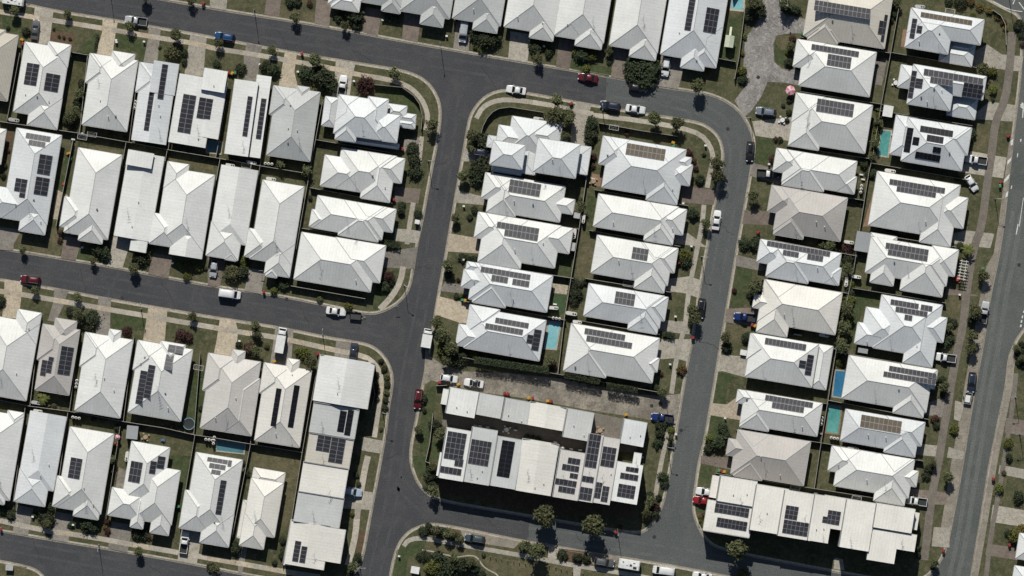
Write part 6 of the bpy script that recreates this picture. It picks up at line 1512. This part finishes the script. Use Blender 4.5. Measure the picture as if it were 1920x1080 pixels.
def clothesline(tok, A=9.5):
    p = W(px(tok)); root = empty('clothesline', (p.x, p.y, GZ), -R(A)); tag(root, 'folding frame clothesline beside the ' + near_house(p), 'clothesline', 'clotheslines')
    mb = MB()
    for y in (-.55, .55): mb.bar((-1.1, y, 1.7), (1.1, y, 1.7), .035, 5)
    for x in (-1.1, 1.1): mb.bar((x, -.55, 1.7), (x, .55, 1.7), .035, 5)
    link('frame', mb.mesh('frame', MATS['white_paint']), root)
    mb = MB()
    for y in (-.3, 0, .3): mb.bar((-1.1, y, 1.7), (1.1, y, 1.7), .012, 4)
    link('line', mb.mesh('line', MATS['white_paint']), root)
    for x in (-1.0, 1.0): mb = MB(); mb.bar((x, -.55, 0), (x, -.55, 1.7), .03, 5); link('post', mb.mesh('post', MATS['metal_grey']), root)
for t in ('10:745,275', '10:832,250', '11:300,530', '12:1685,190', '04:1250,105', '22:1810,540', '43:1395,280', '44:410,380', '30:1790,235'): clothesline(t)
AC = MB(); AC.box(-.42, .42, -.17, .17, 0, .62); ACM = AC.mesh('cabinet', MATS['vent_white'])
FAN = MB(); FAN.lathe([(.24, 0), (.24, .02), (.05, .03)], 12); FANM = FAN.mesh('fan_grille', MATS['metal_dark'])
for it in '32:440,757 32:480,762 32:550,772 32:1158,908 32:1230,958 32:1300,968 32:1382,978 10:735,240 10:660,295 11:310,490 14:740,255 14:1310,162 12:1500,650 22:1155,722 33:1625,830 34:90,830 44:45,335 44:290,378 44:350,385 24:400,300 32:710,790 32:800,800 14:470,655 14:455,612'.split():
    p = W(px(it)); root = empty('air_conditioner', (p.x, p.y, GZ), R(-9)); tag(root, 'white outdoor air conditioner unit beside the ' + near_house(p), 'air conditioner', 'outdoor air conditioner units')
    link('cabinet', ACM, root); f = link('fan_grille', FANM, root, (0, -.172, .31)); f.rotation_euler = (R(90), 0, 0)
MH = MB(); MH.lathe([(.42, 0), (.42, .03), (.36, .032), (.02, .03)], 16); MHM = MH.mesh('manhole_cover', MATS['iron'])
for it, z in (('13:790,200', .012), ('20:1100,665', .004), ('33:370,800', .012), ('43:128,728', .012), ('24:1875,368', .018), ('03:1065,695', GZ + .03), ('33:105,580', GZ + .03), ('32:160,250', GZ + .03), ('21:660,678', .004)):
    p = W(px(it)); o = link('manhole_cover', MHM, None, (p.x, p.y, z)); tag(o, 'iron manhole cover near the ' + near_house(p), 'manhole', 'manhole covers')
for i in range(15):
    t = ['42:510,890', '42:572,905', '42:622,915', '42:674,925', '42:728,938', '42:782,945', '42:832,955', '42:888,965', '42:1160,1000', '42:1210,1015', '42:1260,1025', '42:1312,1040', '42:1405,1055', '42:470,925', '42:1100,985'][i]
    p = W(px(t)); mb = MB(); mb.lathe([(.09, 0), (.09, .85), (.07, .95), (.01, .97)], 8)
    tag(link('bollard', mb.mesh('bollard', MATS['timber']), None, (p.x, p.y, GZ)), 'short timber bollard in the row along the park lawn', 'bollard', 'timber bollards along the park lawn')
ribbon('garden_edging', pts('42:-40,845 60,860 180,890 280,912 360,895 430,898 470,930 500,985 560,1030 620,1055 650,1090'), 2.6, GZ + .06, 'pale_drive', sm=2)
# outdoor settings, toys, ladders
def setting(tok, label, mat='white_paint', r=.55):
    p = W(px(tok)); root = empty('outdoor_setting', (p.x, p.y, GZ)); tag(root, label + ' beside the ' + near_house(p), 'outdoor setting', 'outdoor tables and chairs')
    mb = MB(); mb.lathe([(r, .70), (r, .74), (.02, .745)], 16); link('table_top', mb.mesh('table_top', MATS[mat]), root)
    mb = MB(); mb.bar((0, 0, 0), (0, 0, .7), .05, 6); link('leg', mb.mesh('leg', MATS['metal_grey']), root)
    for k in range(4):
        a = k * math.pi / 2 + .5; x, y = math.cos(a) * (r + .35), math.sin(a) * (r + .35)
        mb = MB(); mb.box(x - .2, x + .2, y - .2, y + .2, .40, .45); mb.box(x - .18, x + .18, y - .18, y + .18, .0, .40, top=(x - .15, x + .15, y - .15, y + .15)); link('stool', mb.mesh('stool', MATS[mat]), root)
for t, l, m_ in (('32:1560,800', 'round pale table with stools', 'timber'), ('30:1310,860', 'cluttered timber table with stools', 'timber'), ('32:720,795', 'white table with stools', 'white_paint'), ('12:1500,670', 'timber table with stools', 'timber'), ('00:620,1055', 'dark table with stools', 'plastic_dark'), ('13:1280,120', 'pale table with stools', 'white_paint'), ('24:1318,492', 'red table with stools', 'red_cloth'), ('04:765,745', 'white table with stools', 'white_paint')):
    setting(t, l, m_)
def toy(tok, mat, label):
    p = W(px(tok)); root = empty('toy_car', (p.x, p.y, GZ), random.uniform(0, 6)); tag(root, label, 'toy', 'garden toys')
    mb = MB(); mb.box(-.55, .55, -.3, .3, .15, .45, top=(-.45, .5, -.26, .26)); link('body', mb.mesh('body', MATS[mat]), root)
    mb = MB(); mb.box(-.25, .2, -.24, .24, .45, .8, top=(-.18, .1, -.18, .18)); link('cab', mb.mesh('cab', MATS[mat]), root)
    for sx in (-.35, .35):
        for sy in (-.3, .3): mb = MB(); mb.bar((sx, sy - .04, .15), (sx, sy + .04, .15), .15, 8); link('wheel', mb.mesh('wheel', MATS['rubber']), root)
toy('10:580,695', 'red_cloth', 'red ride-on toy on the lush play lawn'); toy('10:615,420', 'lid_yellow', 'yellow ride-on toy at the top of the play lawn'); toy('10:640,470', 'lid_green', 'green ride-on toy on the play lawn'); toy('30:1050,930', 'red_cloth', 'red ride-on toy by the faded pink umbrella'); toy('30:1470,890', 'blue_cloth', 'blue ride-on toy in the paved back yard'); toy('03:255,195', 'orange_paint', 'orange toy beside the solar strip house wall')
